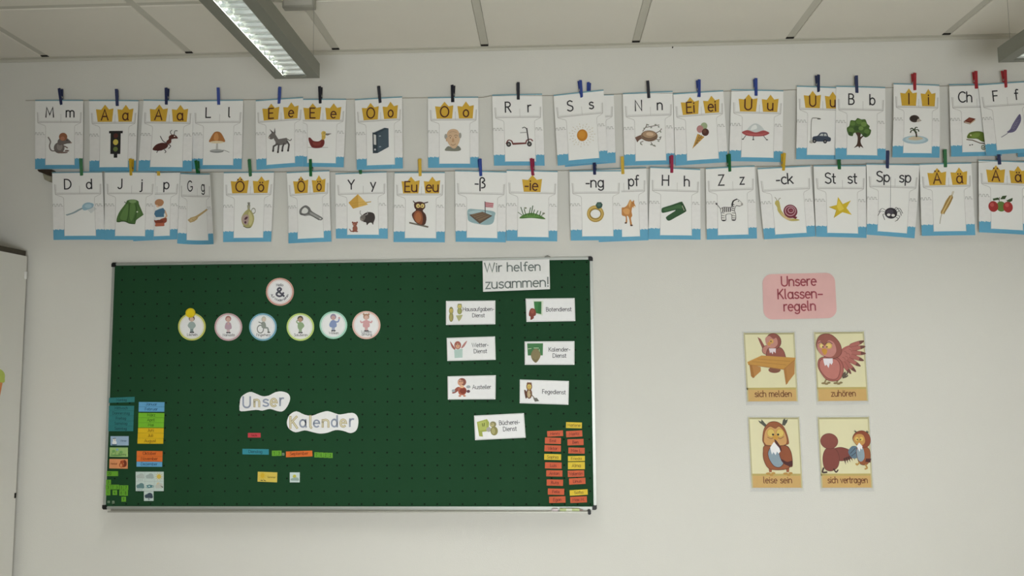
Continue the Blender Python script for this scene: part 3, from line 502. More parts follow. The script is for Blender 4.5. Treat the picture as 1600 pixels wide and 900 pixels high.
def card(px, letters, style, pics, label, dt=.030, db=.030, bend=(.004, 0, 0), depth4=None):
    d4 = depth4 or (dt, dt, db, db)
    quad = [at(p[0], p[1], d) for p, d in zip(px, d4)]
    a, b, c = bend
    sh = Sheet(quad, lambda u, v: a*4*u*(1-u)*(.25+.75*v)+b*math.sin(v*PI)+c*(u-.5)*math.sin(v*PI*.9))
    org = (quad[0]+quad[1])/2
    t = thing('letter_card', org, label, 'card', 'letter cards on the clotheslines')
    sheet_obj('paper_sheet', sh, 12, 14, .0004, PAPER, t, org)
    A = lambda n, s, base=.0009: art(n, sh, s, 210, 297, t, org, base)
    A('top_border', [po('#6f9aa8', (0, 0), (210, 0), (210, 5), (0, 5))])
    A('castle_outline', castle(len(letters) == 2), .0008)
    A('sea_print', sea(), .0010)
    if style == 'crown':
        for i, (s, cx) in enumerate(zip(letters, (68, 157))):
            if not s: continue
            A('crown', crown(cx-38, cx+38) if i == 0 else crown(cx-34, cx+34), .0011)
            A('letter_print', [text(s, cx+2, 84, 43, BROWNINK, .125, width=min(64, text_width(s)*.43))], .0014)
    elif style == 'single_crown':
        A('crown', crown(64, 146), .0011); A('letter_print', [text(letters[0], 103, 84, 43, BROWNINK, .125)], .0014)
    elif style == 'single': A('letter_print', [text(letters[0], 103, 72, 43, INK, .125)], .0012)
    elif style == 'plain':
        for s, cx in zip(letters, (66, 155)):
            if s: A('letter_print', [text(s, cx, 75, 42, INK, .125)], .0012)
    for name, bb in pics:
        u0, v0 = inv(px, (bb[0], bb[1])); u1, v1 = inv(px, (bb[2], bb[3]))
        A('picture', place(PIC[name], u0*210, v0*297, u1*210, v1*297), .0012)
    if 'spider' in label: 
        u0, v0 = inv(px, (1391, 277)); u1, v1 = inv(px, (1390, 326))
        A('picture', [ln('#6a686a', 1.4, (u0*210, v0*297), (u1*210, v1*297))], .0016)
    return sh

def pin_meshes():
    out = []
    for s_ in (-1, 1):
        b = MB().prism([(s_*.0012, 0), (s_*.0046, .002), (s_*.0062, .030), (s_*.0092, .072), (s_*.0042, .072), (s_*.0014, .034), (s_*.0012, .020)], -.006, .006, 'x')
        o = b.build('leg', DARK, bevel=.0006); out.append(o.data); bpy.data.objects.remove(o)
    b = MB().tube([(-.0062, 0, .031), (.0062, 0, .031)], .0034, 10)
    b.tube([(-.006, -.006, .036), (-.006, .006, .036)], .0007, 6).tube([(.006, -.006, .036), (.006, .006, .036)], .0007, 6)
    o = b.build('spring', mat('#a7a7a2', .3, metal=1)); out.append(o.data); bpy.data.objects.remove(o)
    return out
PINM = pin_meshes()
PINCOL = {'navy': '#1f2950', 'blue': '#2a4088', 'black': '#1a1c28', 'green': '#125c2c', 'yellow': '#c2a02a', 'red': '#9c2831', 'magenta': '#922645'}
_pm = {}
def pin(col, top, bot, d, label):
    p = at(bot[0], bot[1], d)
    q = at(bot[0]+(top[0]-bot[0])*28/max(1, bot[1]-top[1]), bot[1]-28, d)
    t = thing('clothespin', p, label, 'clothespin', 'clothespins on the lines')
    t.rotation_euler = (0, math.atan2(q.x-p.x, q.z-p.z), random.choice((-1, 1))*random.uniform(.12, .55))
    for k, me in enumerate(PINM):
        if k < 2:
            if (col, k) not in _pm:
                m2 = me.copy(); m2.materials.clear(); m2.materials.append(mat(PINCOL[col], .4, .05, gain=1.2, spec=.5)); _pm[(col, k)] = m2
            me = _pm[(col, k)]
        link(bpy.data.objects.new(('leg', 'leg', 'spring')[k], me), t)

BK, FWD = .014, .050     # bottoms tucked behind / hanging in front of the lower clothespins
CARDS = [
 # upper line: corners TL TR BR BL, letters, style, pictures, description, pin(colour, top, bottom)
 ([(55, 156), (130, 156), (129.6, 264), (55, 264.4)], ['M', 'm'], 'plain', [('mouse', (75, 207, 113, 240))], 'letters M m and a grey mouse', ('navy', (93.5, 138), (96.5, 164)), .030, BK, (.003, 0, 0)),
 ([(139, 156), (216.5, 156.6), (213, 268), (139.4, 268)], ['A', 'a'], 'crown', [('traffic_light', (171, 205, 192, 247))], 'crowned letters A a and a traffic light', ('navy', (182.5, 139), (183.5, 166)), .030, BK, (.004, 0, .01)),
 ([(224.5, 155.6), (301.6, 157), (299.7, 268), (216, 267.6)], ['A', 'a'], 'crown', [('ant', (241, 203, 278, 240))], 'crowned letters A a and a brown ant', ('navy', (261, 138), (260.5, 164)), .031, FWD-.012, (.004, 0, 0)),
 ([(301.6, 157), (380, 155.6), (377.6, 264.4), (300, 264.4)], ['L', 'l'], 'plain', [('lamp', (327, 206, 352, 239))], 'letters L l and an orange table lamp', ('blue', (341, 137), (341.8, 164)), .033, BK, (.003, 0, 0)),
 ([(399.6, 156.6), (473.6, 151.6), (473.6, 260), (401, 265.6)], ['E', 'e'], 'crown', [('donkey', (419, 201, 457, 237.6))], 'crowned letters E e and a grey donkey', ('blue', (437, 135), (435.8, 162.6)), .034, .03, (.003, .004, 0)),
 ([(463, 154.6), (541, 154.4), (537, 261.6), (464, 260.5)], ['E', 'e'], 'crown', [('duck', (481.6, 205, 518, 232))], 'crowned letters E e and a red-bodied duck', ('black', (500.5, 134.5), (500.8, 162)), .030, .026, (.002, 0, 0)),
 ([(554.4, 155), (628.4, 150.6), (629.6, 263.6), (557.6, 265.6)], ['O', 'o'], 'crown', [('binder', (582, 201, 608, 240))], 'crowned letters O o and a dark ring binder', ('black', (591.5, 134), (594, 161.6)), .030, FWD, (.003, 0, .008)),
 ([(668.6, 152), (747.4, 151), (748, 262.4), (669, 262.4)], ['O', 'o'], 'crown', [('old_man', (695, 202, 721, 236.4))], 'crowned letters O o and an old man portrait', ('black', (708, 132.5), (707.5, 160)), .030, BK, (.003, 0, 0)),
 ([(769, 148), (847, 146.4), (851, 259), (772, 259)], ['R', 'r'], 'plain', [('scooter', (789.6, 199.6, 832.4, 229.6))], 'letters R r and a kick scooter', ('black', (809.3, 127.5), (809.6, 156)), .030, BK, (.003, 0, 0)),
 ([(881, 149.5), (959, 147), (962, 254.4), (883, 261)], [], 'plain', [], 'HIDDEN letter card almost fully hidden behind the sun letter card', ('blue', (920.5, 128), (919.5, 156)), .020, .030, (.002, 0, 0)),
 ([(865, 148.4), (943, 140), (950, 252.4), (871.6, 259)], ['S', 's'], 'plain', [('sun_rays', (887, 193, 932, 231)), ('sun', (901, 203.6, 918.6, 220.4))], 'letters S s and an orange sun', ('blue', (905.3, 126), (908.5, 153)), .034, FWD, (.003, 0, 0)),
 ([(973, 145.6), (1051, 142), (1054.4, 257), (975.6, 259)], ['N', 'n'], 'plain', [('nest', (991.6, 195, 1034, 229.6))], 'letters N n and a bird nest on a twig', ('black', (1012, 126), (1014, 153.6)), .030, BK, (.003, 0, 0)),
 ([(1052, 146), (1130, 141), (1137, 253.6), (1055.6, 259)], ['Ei', 'ei'], 'crown', [('ice_cream', (1080, 193.6, 1108.4, 231))], 'crowned letters Ei ei and an ice cream cone', ('blue', (1091, 124), (1092, 152)), .034, .018, (.003, 0, .008)),
 ([(1143, 139.6), (1224, 141), (1222.4, 253.6), (1139, 252)], ['U', 'u'], 'crown', [('ufo', (1159.4, 193, 1201.6, 219.6))], 'crowned letters U u and a red flying saucer', ('blue', (1180, 121.5), (1181, 150)), .030, BK, (.003, 0, 0)),
 ([(1245, 133.8), (1319, 136.6), (1318, 249.5), (1243.7, 249)], ['U', 'u'], 'crown', [('car', (1264.7, 185, 1297.5, 225.3))], 'crowned letters U u and a dark car under a street lamp', ('navy', (1277, 116), (1278.3, 144.5)), .030, .030, (.003, .006, 0)),
 ([(1306.4, 134), (1383, 136), (1383.7, 250), (1305, 249)], ['B', 'b'], 'plain', [('tree', (1322.8, 185, 1360.6, 232.4))], 'letters B b and a green tree', ('navy', (1337.5, 117.5), (1338.7, 146)), .036, FWD, (.004, 0, 0)),
 ([(1396, 130), (1467.6, 132.3), (1467.6, 246.6), (1394, 246)], ['I', 'i'], 'crown', [('hedgehog', (1419.5, 180, 1437.8, 192.8)), ('island', (1409.3, 199.5, 1449.3, 226.5))], 'crowned letters I i, a hedgehog and a palm island', ('red', (1427.5, 112.5), (1428.7, 141.8)), .030, .03, (.003, .005, 0)),
 ([(1483, 131.6), (1561, 130.5), (1565, 243.5), (1486, 245)], ['Ch', ''], 'plain', [('book', (1505.3, 183.5, 1524.3, 194.5)), ('chameleon', (1509.7, 206, 1540, 235))], 'letters Ch, a brown book and a green chameleon', ('red', (1523, 111.5), (1525, 139)), .028, .030, (.002, 0, 0)),
 ([(1590, 131), (1668, 128), (1668, 242), (1590, 245.5)], [], 'plain', [], 'HIDDEN letter card hidden behind the feather card at the right picture edge', None, .022, .022, (.002, 0, 0)),
 ([(1528.4, 132), (1606, 126.5), (1617, 238), (1541, 242.5)], ['F', 'f'], 'plain', [('feather', (1560.4, 181.7, 1597.7, 212.8))], 'letters F f and a violet feather', ('red', (1568, 110), (1571, 137.5)), .036, FWD, (.003, 0, 0)),
 # lower line
 ([(81.5, 269), (159.7, 268), (164.4, 374.6), (83.8, 375)], ['D', 'd'], 'plain', [('shower', (104, 317, 151, 336.6))], 'letters D d and a pale blue shower head', ('green', (126.5, 247.5), (127.6, 274.7)), .030, .020, (.003, 0, 0)),
 ([(164, 268), (243, 268), (240, 375.5), (163.5, 375)], ['J', 'j'], 'plain', [('jacket', (183, 312, 224, 351))], 'letters J j and a green jacket', ('yellow', (205, 247), (205.5, 274.7)), .034, .030, (.004, 0, 0)),
 ([(203, 270), (281.6, 268), (277, 374), (208.4, 377)], ['', 'p'], 'plain', [('boy', (241, 312, 261, 353.4))], 'letter p and a child in a blue shirt, behind the jacket card', ('yellow', (248, 247), (248, 274.7)), .027, .018, (.002, 0, 0)),
 ([(282, 270), (328, 271), (334, 381.5), (277, 380.6)], ['G', 'g'], 'plain', [('fork', (292, 325.3, 325, 347.8))], 'letters G g and a wooden spatula, its right edge curling forward', ('green', (306.8, 249), (310.2, 277.5)), .034, .030, (-.020, 0, 0)),
 ([(349.7, 269), (428.4, 268), (423.8, 377.8), (348.8, 378.4)], ['Ö', 'ö'], 'crown', [('bottle', (377.8, 316.5, 399.8, 356.6))], 'crowned letters Ö ö and an oil bottle', ('green', (389.5, 249), (391.3, 276)), .030, .030, (.003, 0, 0)),
 ([(448, 269), (514.7, 265.9), (518.4, 377.8), (450.4, 380.3)], ['Ö', 'ö'], 'crown', [('opener', (467.3, 321.6, 505.3, 344.6))], 'crowned letters Ö ö and a bottle opener', ('green', (486, 248), (486, 276)), .030, .032, (.003, 0, .02)),
 ([(524, 271), (604, 267.8), (606, 373), (525, 372.8)], ['Y', 'y'], 'plain', [('pyramid', (544.7, 304, 580.3, 326.6)), ('yak', (562.5, 329.6, 586.5, 352.5)), ('bear', (546, 347, 560.3, 363))], 'letters Y y, a pyramid, a yak and a bear', ('green', (561, 244.5), (563.4, 272.3)), .030, .028, (.003, 0, 0)),
 ([(616.5, 269), (695, 268.7), (695, 378.8), (615, 378.4)], ['Eu', 'eu'], 'crown', [('owl_branch', (640, 314.6, 669.8, 356.3))], 'crowned letters Eu eu and a brown owl on a branch', ('yellow', (655.5, 248), (656.3, 275.6)), .030, .030, (.003, 0, 0)),
 ([(711, 265.9), (791.6, 268), (790.3, 378.8), (712, 377.8)], ['-ß'], 'single', [('raft', (729.8, 315, 772.9, 353.4))], 'letters -ß and a wooden raft with a flag', ('blue', (749.2, 247.5), (751, 275.6)), .030, .028, (.003, 0, 0)),
 ([(791.6, 265.3), (871.3, 267.2), (870.6, 377.3), (791, 376.5)], ['-ie'], 'single_crown', [('grass', (808.5, 321.6, 853, 343))], 'crowned letters -ie and a tuft of grass', ('magenta', (831, 246.6), (833, 274.7)), .034, .032, (.003, 0, 0)),
 ([(931, 264), (1009.7, 261), (1013.4, 375.4), (935.6, 378.4)], ['', 'pf'], 'plain', [('pony', (970.9, 312, 994, 353))], 'letters pf and an orange pony, partly behind the ring card', ('yellow', (972, 243.4), (973.5, 272.3)), .027, .020, (.002, 0, 0)),
 ([(889.7, 266.6), (970.3, 266), (972, 375.4), (892, 376)], ['-ng'], 'single', [('ring', (916.5, 316.5, 944, 347.4))], 'letters -ng and a gold ring with a green stone', ('navy', (929, 245), (929.5, 273.4)), .033, .032, (.003, 0, 0)),
 ([(1015.9, 260.6), (1094, 264), (1094.6, 374.6), (1013, 374)], ['H', 'h'], 'plain', [('trousers', (1033, 315, 1072, 346))], 'letters H h and green trousers', ('magenta', (1049, 243), (1049.3, 270.4)), .034, .030, (.003, 0, 0)),
 ([(1102.5, 262.5), (1179, 258.4), (1182.8, 372.8), (1104.4, 374.6)], ['Z', 'z'], 'plain', [('zebra', (1118.4, 312, 1161, 345))], 'letters Z z and a zebra', ('green', (1138, 241), (1139.8, 268.5)), .030, .030, (.003, 0, 0)),
 ([(1183.5, 262.8), (1266, 258.4), (1274, 369.6), (1194, 374)], ['-ck'], 'single', [('snail', (1209.8, 308.5, 1248.8, 345.6))], 'letters -ck and a snail with a red shell', ('yellow', (1224.5, 238), (1223.5, 267)), .032, .030, (.003, 0, .006)),
 ([(1271, 258.4), (1352.8, 257.9), (1353.8, 371.9), (1275, 370)], ['St', 'st'], 'plain', [('star', (1294.7, 308, 1331, 341.5))], 'letters St st and a yellow star', ('green', (1311, 238), (1311.5, 265)), .030, .028, (.003, 0, 0)),
 ([(1353.8, 255.6), (1436.7, 256.7), (1428.7, 372.5), (1354, 366.7)], ['Sp', 'sp'], 'plain', [('spider', (1371, 323, 1409, 347.5))], 'letters Sp sp and a black spider on a thread', ('navy', (1387, 234), (1386.5, 263.6)), .034, .034, (.003, .004, 0)),
 ([(1436.7, 255.8), (1517.5, 253.7), (1523.8, 367.5), (1440, 368.7)], ['Ä', 'ä'], 'crown', [('wheat', (1465.3, 304.5, 1490.8, 349))], 'crowned letters Ä ä and an ear of wheat', ('green', (1476, 234), (1477, 261.7)), .030, .030, (.003, 0, 0)),
 ([(1528.8, 249.7), (1610, 252.5), (1612, 367.5), (1529.7, 363)], ['Ä', 'ä'], 'crown', [('apples', (1543.7, 304.7, 1582, 333))], 'crowned letters Ä ä and red apples', ('navy', (1558.5, 230), (1561.5, 257.5)), .030, .030, (.003, 0, 0)),
]
for px, letters, style, pics, desc, pn, dt, db, bend in CARDS:
    hid = desc.startswith('HIDDEN ')
    label = 'white '+desc[7:] if hid else 'white card with '+desc
    d4 = (.034, .105, .100, .030) if 'curling' in desc else None
    card(px, letters, style, pics, label, dt, db, bend, d4)
    if pn:
        what = 'the letter card hidden behind the sun card' if hid else 'the %s letter card' % pics[0][0].replace('_', ' ').replace('sun rays', 'sun').replace('owl branch', 'owl')
        pin(pn[0], pn[1], pn[2], dt if 'curling' not in desc else .046, '%s clothespin clipping %s' % (pn[0] if pn[0] != 'navy' else 'dark blue', what))
def line(pxs, label):
    pts = [at(x, y, .030) for x, y in pxs]
    o = MB().tube([p-pts[0] for p in pts], .0011, 6).build('clothesline', mat('#8a8578', .8)); o.location = pts[0]
    tag(o, label, 'string')
line([(40, 157), (130, 157), (220, 156.8), (385, 156), (545, 155.2), (640, 153), (755, 152.3), (765, 150), (858, 149.5), (950, 147.8), (968, 147), (1052, 145.5), (1135, 142.5), (1228, 141), (1240, 140.5), (1388, 137), (1475, 134.5), (1560, 132), (1680, 128)], 'thin grey upper clothesline carrying the first row of letter cards')
line([(72, 269.5), (160, 269), (340, 269), (435, 268.8), (520, 268.4), (610, 268.6), (705, 267.4), (880, 266.8), (1010, 262.8), (1098, 262.6), (1180, 260.4), (1270, 258.4), (1440, 256), (1523, 254), (1680, 249)], 'thin grey lower clothesline carrying the second row of letter cards')

# ------------------------------------------------------------------ green pinboard
BD = .022                                   # front of the board in front of the wall
c_tl, c_tr, c_br, c_bl = [at(*p, BD) for p in ((174.5, 411), (925, 401), (933, 796), (160.5, 796))]
BX0, BX1 = (c_tl.x+c_bl.x)/2, (c_tr.x+c_br.x)/2
BZ0, BZ1 = (c_bl.z+c_br.z)/2, (c_tl.z+c_tr.z)/2
BC = Vector(((BX0+BX1)/2, 0, BZ0)); bw, bh = (BX1-BX0)/2, BZ1-BZ0
board = thing('pinboard', BC, 'large dark green perforated magnetic pinboard with aluminium frame on the wall', 'pinboard')
def board_mat():
    m = bpy.data.materials.new('perforated_green'); m.use_nodes = True; nt = m.node_tree; N = nt.nodes; Lk = nt.links
    b = N['Principled BSDF']; b.inputs['Roughness'].default_value = .75; b.inputs['Specular IOR Level'].default_value = .12
    tc = N.new('ShaderNodeTexCoord'); sp = N.new('ShaderNodeSeparateXYZ'); Lk.new(tc.outputs['Object'], sp.inputs[0])
    def math_(op, a, v=None, w=None):
        n = N.new('ShaderNodeMath'); n.operation = op
        for i, x in enumerate((a, v, w)):
            if x is None: continue
            if isinstance(x, (int, float)): n.inputs[i].default_value = x
            else: Lk.new(x, n.inputs[i])
        return n.outputs[0]
    def cell(o, ph): return math_('SUBTRACT', math_('FRACT', math_('MULTIPLY_ADD', o, 1/.0505, ph)), .5)
    cx, cz = cell(sp.outputs[0], .3), cell(sp.outputs[2], .1)
    r = math_('SQRT', math_('ADD', math_('MULTIPLY', cx, cx), math_('MULTIPLY', cz, cz)))
    hole = math_('LESS_THAN', r, .07)
    n = N.new('ShaderNodeTexNoise'); n.inputs['Scale'].default_value = 5; Lk.new(tc.outputs['Object'], n.inputs[0])
    mx = N.new('ShaderNodeMix'); mx.data_type = 'RGBA'; mx.inputs[6].default_value = (*lin('#1e452a', .90), 1); mx.inputs[7].default_value = (*lin('#22492e', .90), 1); Lk.new(n.outputs[0], mx.inputs[0])
    m2 = N.new('ShaderNodeMix'); m2.data_type = 'RGBA'; Lk.new(hole, m2.inputs[0]); Lk.new(mx.outputs[2], m2.inputs[6]); m2.inputs[7].default_value = (*lin('#0c1a11', .9), 1)
    Lk.new(m2.outputs[2], b.inputs['Base Color'])
    bp = N.new('ShaderNodeBump'); bp.invert = True; bp.inputs['Strength'].default_value = .6; bp.inputs['Distance'].default_value = .002; Lk.new(hole, bp.inputs['Height']); Lk.new(bp.outputs[0], b.inputs['Normal'])
    return m
MB().box(-bw+.004, bw-.004, -.018, -.003, .004, bh-.004).build('panel', board_mat(), board)
ALU = mat('#b4b7b1', .4, .03, 40, metal=.35, gain=1.0)
FR = .011
def rail(name, x0, x1, z0, z1):
    MB().box(x0, x1, -BD-.001, -.001, z0, z1).build(name, ALU, board, bevel=.0035)
rail('top_rail', -bw+.013, bw-.013, bh-FR, bh); rail('bottom_rail', -bw+.013, bw-.013, 0, FR)
rail('side_rail', -bw, -bw+FR, .013, bh-.013); rail('side_rail', bw-FR, bw, .013, bh-.013)
for sx in (-1, 1):
    for z in (0, bh):
        s = 1 if z == 0 else -1
        pts = [(sx*(bw+.001), z+s*.017), (sx*(bw+.001), z+s*.004), (sx*(bw-.004), z-s*.001), (sx*(bw-.017), z-s*.001), (sx*(bw-.017), z+s*.012), (sx*(bw-.012), z+s*.017)]
        MB().prism(pts, -BD-.003, -.0005).build('corner_cap', mat('#141414', .45), board, bevel=.0008)
# pen tray hooked under the frame
tl = at(172, 799, .03).x-BC.x; tr = at(919, 799, .03).x-BC.x
tray = MB().prism([(-BD-.002, .001), (-BD-.003, -.005), (-.046, -.0055), (-.047, -.002), (-.049, -.002), (-.049, -.008), (-BD-.002, -.008), (-.004, -.008), (-.004, -.001)], tl, tr, 'x').build('pen_tray', mat('#a5a49a', .4, .03, 40, metal=.3, gain=1.0), board)
MB().box(tr-.002, tr+.010, -.052, -.004, -.014, .002).build('tray_end_cap', mat('#141414', .45), board, bevel=.002)
# things lying in the tray
pz = BZ0-.0055+.0065
pa = at(875, 797, .036); pb = at(911, 797, .036)
pen = thing('marker_pen', (pa.x, -.036, pz), 'pale green marker with white label lying in the pen tray', 'marker')
L_ = pb.x-pa.x
MB().tube([(0, 0, 0), (L_*.27, 0, 0)], .0062, 12).build('barrel', mat('#b9c48d', .4), pen, smooth=False)
MB().tube([(L_*.27, 0, 0), (L_*.52, 0, 0)], .0064, 12).build('label_band', mat('#d9dcc8', .5), pen)
MB().tube([(L_*.52, 0, 0), (L_*.84, 0, 0)], .0062, 12).build('cap', mat('#b9c48d', .4), pen)
MB().tube([(L_*.84, 0, 0), (L_*.93, 0, 0), (L_, 0, 0)], [.0045, .003, .0012], 10).build('tip', mat('#a58f88', .5), pen)
ea = at(862, 797, .036); eb = at(872, 797, .036)
er = MB().tube([(0, 0, 0), (.004, 0, 0), (eb.x-ea.x-.004, 0, 0), (eb.x-ea.x, 0, 0)], [.004, .0062, .0062, .004], 12).build('chalk_stub', mat('#cfc3c4', .7)); er.location = (ea.x, -.036, pz)
tag(er, 'short pale pink chalk stub lying in the pen tray beside the marker', 'chalk')
cp = at(855.5, 401.5, .012)
mg = thing('frame_clip', (cp.x, 0, BZ1), 'small grey clip on the top rail above the gathering poster corner', 'clip')
mg['label'] = 'small grey clip sitting on the top rail of the green board'
MB().prism([(-.013, .0005), (.013, .0005), (.009, .006), (-.008, .006)], -.020, -.004).build('clip_body', mat('#86867e', .5), mg, bevel=.0008)
MB().box(-.004, .004, -.016, -.008, .006, .0085).build('clip_lever', mat('#77776f', .5), mg)

# ------------------------------------------------------------------ paper and magnets on the board
TH = .0016
def bquad(px, d=BD-.004): return [at(p[0], p[1], d) for p in px]
def rect(cx, cy, w, h, rot=0):
    c, s_ = math.cos(math.radians(rot)), math.sin(math.radians(rot))
    return [(cx+x*c-y*s_, cy+x*s_+y*c) for x, y in ((-w/2, -h/2), (w/2, -h/2), (w/2, h/2), (-w/2, h/2))]
def bb(x0, y0, x1, y1): return [(x0, y0), (x1, y0), (x1, y1), (x0, y1)]
FRONT = .0185     # face of the green panel
def plate(name, px, col, label, cat, shapes=None, PW=100, PH=40, th=TH, group=None, part='plate', bend=None, extra=None, lift=0, rough=.5):
    quad = bquad(px, FRONT+lift); org = (quad[3]+quad[2])/2
    sh = Sheet(quad, bend)
    t = thing(name, org, label, cat, group)
    sheet_obj(part, sh, 1 if not bend else 6, 1 if not bend else 4, th, mat(col, rough), t, org)
    for nm, s in (shapes or []): art(nm, sh, s, PW, PH, t, org, base=th+.0004, maxlen=400 if not bend else PW/6)
    return sh, t, org

# name magnets, two columns
NAMES_R = [('yellow', 384, 122, 124, 46, 1.5, 'Marlene'), ('orange', 386, 189, 126, 48, -3, 'Moritz'), ('orange', 396, 254, 126, 48, -1.5, 'Ben'), ('orange', 404, 320, 127, 46, 1, 'Max L.'), ('yellow', 403, 382, 132, 40, -1, 'Frieda'), ('yellow', 403, 437, 132, 56, -.5, 'Alma'), ('orange', 400, 500, 128, 50, -1.5, 'Valentin'), ('orange', 410, 559, 128, 48, -3, 'Linus'), ('yellow', 421, 647, 141, 43, -3.5, 'Sofia'), ('orange', 420, 703, 130, 48, -2.5, 'Max M.')]
NAMES_L = [('orange', 237, 187, 124, 44, -3, 'Henry'), ('orange', 220, 243, 125, 48, 1.5, 'Emil'), ('orange', 218, 303, 128, 48, 1.5, 'Viktor'), ('yellow', 218, 370, 132, 46, 1.5, 'Sophia'), ('orange', 223, 436, 130, 48, 1, 'Luis'), ('orange', 231, 498, 126, 48, .8, 'Anton'), ('orange', 235, 570, 128, 48, 1, 'Ruta'), ('orange', 244, 641, 128, 48, 1, 'Felix'), ('orange', 254, 703, 128, 50, -1.5, 'Egon')]
ORD = ['topmost', 'second from top', 'third from top', 'fourth from top', 'fifth from top', 'sixth from top', 'seventh from top', 'eighth from top', 'ninth from top', 'bottom']
for side, lst in (('right', NAMES_R), ('left', NAMES_L)):
    for i, (c, x, y, w, h, r, s) in enumerate(lst):
        o = 'bottom' if i == len(lst)-1 else ORD[i]
        plate('name_magnet', rect(820+x/5, 640+y/5, w/5, h/5, r), '#ba4d20' if c == 'orange' else '#cbb01c', '%s name magnet, %s in the %s column of name tags' % (c, o, side), 'magnet',
              [('lettering', [text(s, 50, 29, 19, '#5e1d14' if c == 'orange' else '#6e5a16', .13)])], 100, 40, group='name magnets at the lower right of the board')
# weekdays
plate('weekday_magnet', [(170.8, 621.5), (210.5, 620), (210.3, 628.3), (170.2, 629.5)], '#2c7273', 'teal weekday magnet reading Montag above the block of other weekdays', 'magnet', [('lettering', [text('Montag', 50, 15, 10, '#12383c', .13)])], 100, 21, group='weekday magnets')
DAYS = ['Mittwoch', 'Donnerstag', 'Freitag', 'Samstag', 'Sonntag']
for i, s in enumerate(DAYS):
    y0 = 633.8+i*8.0; x0 = 170.5-i*.2; x1 = 209.7-i*.28
    plate('weekday_magnet', [(x0, y0), (x1, y0+.2), (x1-.25, y0+7.9), (x0-.2, y0+7.8)], '#2c7273', 'teal weekday magnet reading %s in the left block' % s, 'magnet', [('lettering', [text(s, 50, 15, 11, '#12383c', .13)])], 100, 21, group='weekday magnets')
MON = [('Januar', 217.2, 628, 257.2, 635.4, '#5f9cc4', '#1d4566'), ('Februar', 217, 635.6, 257, 643.2, '#5f9cc4', '#1d4566'), ('März', 216.6, 645, 257, 652.4, '#6fae2c', '#24470d'), ('April', 216.4, 652.6, 256.6, 660.2, '#6fae2c', '#24470d'), ('Mai', 216.3, 660.4, 256.3, 668, '#6fae2c', '#24470d'), ('Juni', 216, 668.6, 256, 676.4, '#cfab1c', '#6a4a10'), ('Juli', 215.6, 676.6, 255.8, 684.6, '#cfab1c', '#6a4a10'), ('August', 215.2, 684.8, 255.3, 693.1, '#cfab1c', '#6a4a10'), ('Oktober', 214, 704.5, 254.2, 712.7, '#d06a2c', '#5e2410'), ('November', 213.9, 712.9, 254, 721.1, '#d06a2c', '#5e2410'), ('Dezember', 213.7, 721.4, 253.6, 729.1, '#5f9cc4', '#1d4566')]
for s, x0, y0, x1, y1, c, ink in MON:
    cn = {'#5f9cc4': 'blue', '#6fae2c': 'green', '#cfab1c': 'yellow', '#d06a2c': 'orange'}[c]
    plate('month_magnet', [(x0, y0), (x1, y0+.3), (x1-.2, y1+.2), (x0-.2, y1)], c, '%s month magnet reading %s at the lower left of the board' % (cn, s), 'magnet', [('lettering', [text(s, 50, 15, 12, ink, .12)])], 100, 21, group='month magnets')
# season cards
SNOW = [el('#dfe4e4', 50, 70, 34, 28), el('#e6e9e8', 48, 34, 24, 22), po(K, (26, 14), (70, 10), (72, 18), (28, 22)), el(K, 42, 32, 4), el(K, 58, 32, 4), po('#c67a34', (48, 38), (66, 42), (48, 45)), el('#4d6678', 48, 97, 46, 8)]
SPRING = [cu('#5c8a4a', 4, (10, 96), (16, 60), (28, 40)), cu('#5c8a4a', 4, (40, 96), (46, 50), (58, 20)), cu('#5c8a4a', 4, (70, 96), (80, 60), (90, 50)), el('#6d9a58', 28, 40, 14, 18), el('#7ba0a6', 58, 18, 12, 16), el('#6d9a58', 90, 50, 14, 16), el('#5c8a4a', 50, 92, 50, 8)]
SQUIRREL = [sm('#6e2f1c', (56, 92), (96, 80), (100, 30), (76, 2), (58, 20), (70, 50)), el('#a04a24', 40, 66, 28, 32), el('#a04a24', 46, 28, 22, 20), el('#c88a5c', 36, 70, 12, 20), el(K, 40, 26, 4), po('#8a3d1c', (50, 10), (58, 0), (62, 14))]
SUNP = [el('#c7a62c', 50, 34, 26, 30)]+[ln('#c7a62c', 5, (50+30*math.cos(a), 34+34*math.sin(a)), (50+42*math.cos(a), 34+46*math.sin(a))) for a in [k*PI/5 for k in range(10)]]+[po('#4d4a20', (20, 88), (46, 84), (60, 92), (44, 96)), po('#4d4a20', (62, 80), (96, 92), (90, 98), (70, 92))]
for nm, q, c, pic, pb_, s, tx, ink, lab in (
 ('winter', bb(173, 681.5, 201.2, 696), '#93abc2', SNOW, (4, 6, 40, 50), 'Winter', 72, '#35506e', 'pale blue season card with a snowman reading Winter'),
 ('spring', [(171.7, 699), (200, 699.2), (200, 714), (171.4, 713.6)], '#93b36f', SPRING, (4, 4, 70, 48), 'Frühling', 70, '#3a5a2c', 'pale green season card with plants reading Frühling'),
 ('autumn', [(171.3, 717), (199.9, 717.2), (199.7, 732.3), (171, 731.8)], '#cd8a5c', SQUIRREL, (48, 4, 94, 48), 'Herbst', 26, '#7a3214', 'peach season card with a red squirrel reading Herbst'),
 ('summer', [(403, 737), (433.4, 738), (433, 753.6), (402.6, 752.4)], '#c9b452', SUNP, (4, 4, 46, 50), 'Sommer', 72, '#6a5414', 'yellow season card with a sun in the calendar reading Sommer')):
    plate('season_card', q, c, lab, 'card', [('picture', place(pic, *pb_)), ('lettering', [text(s, tx, 31 if nm != 'spring' else 44, 10, ink, .13)])], 100, 53, group='season cards')
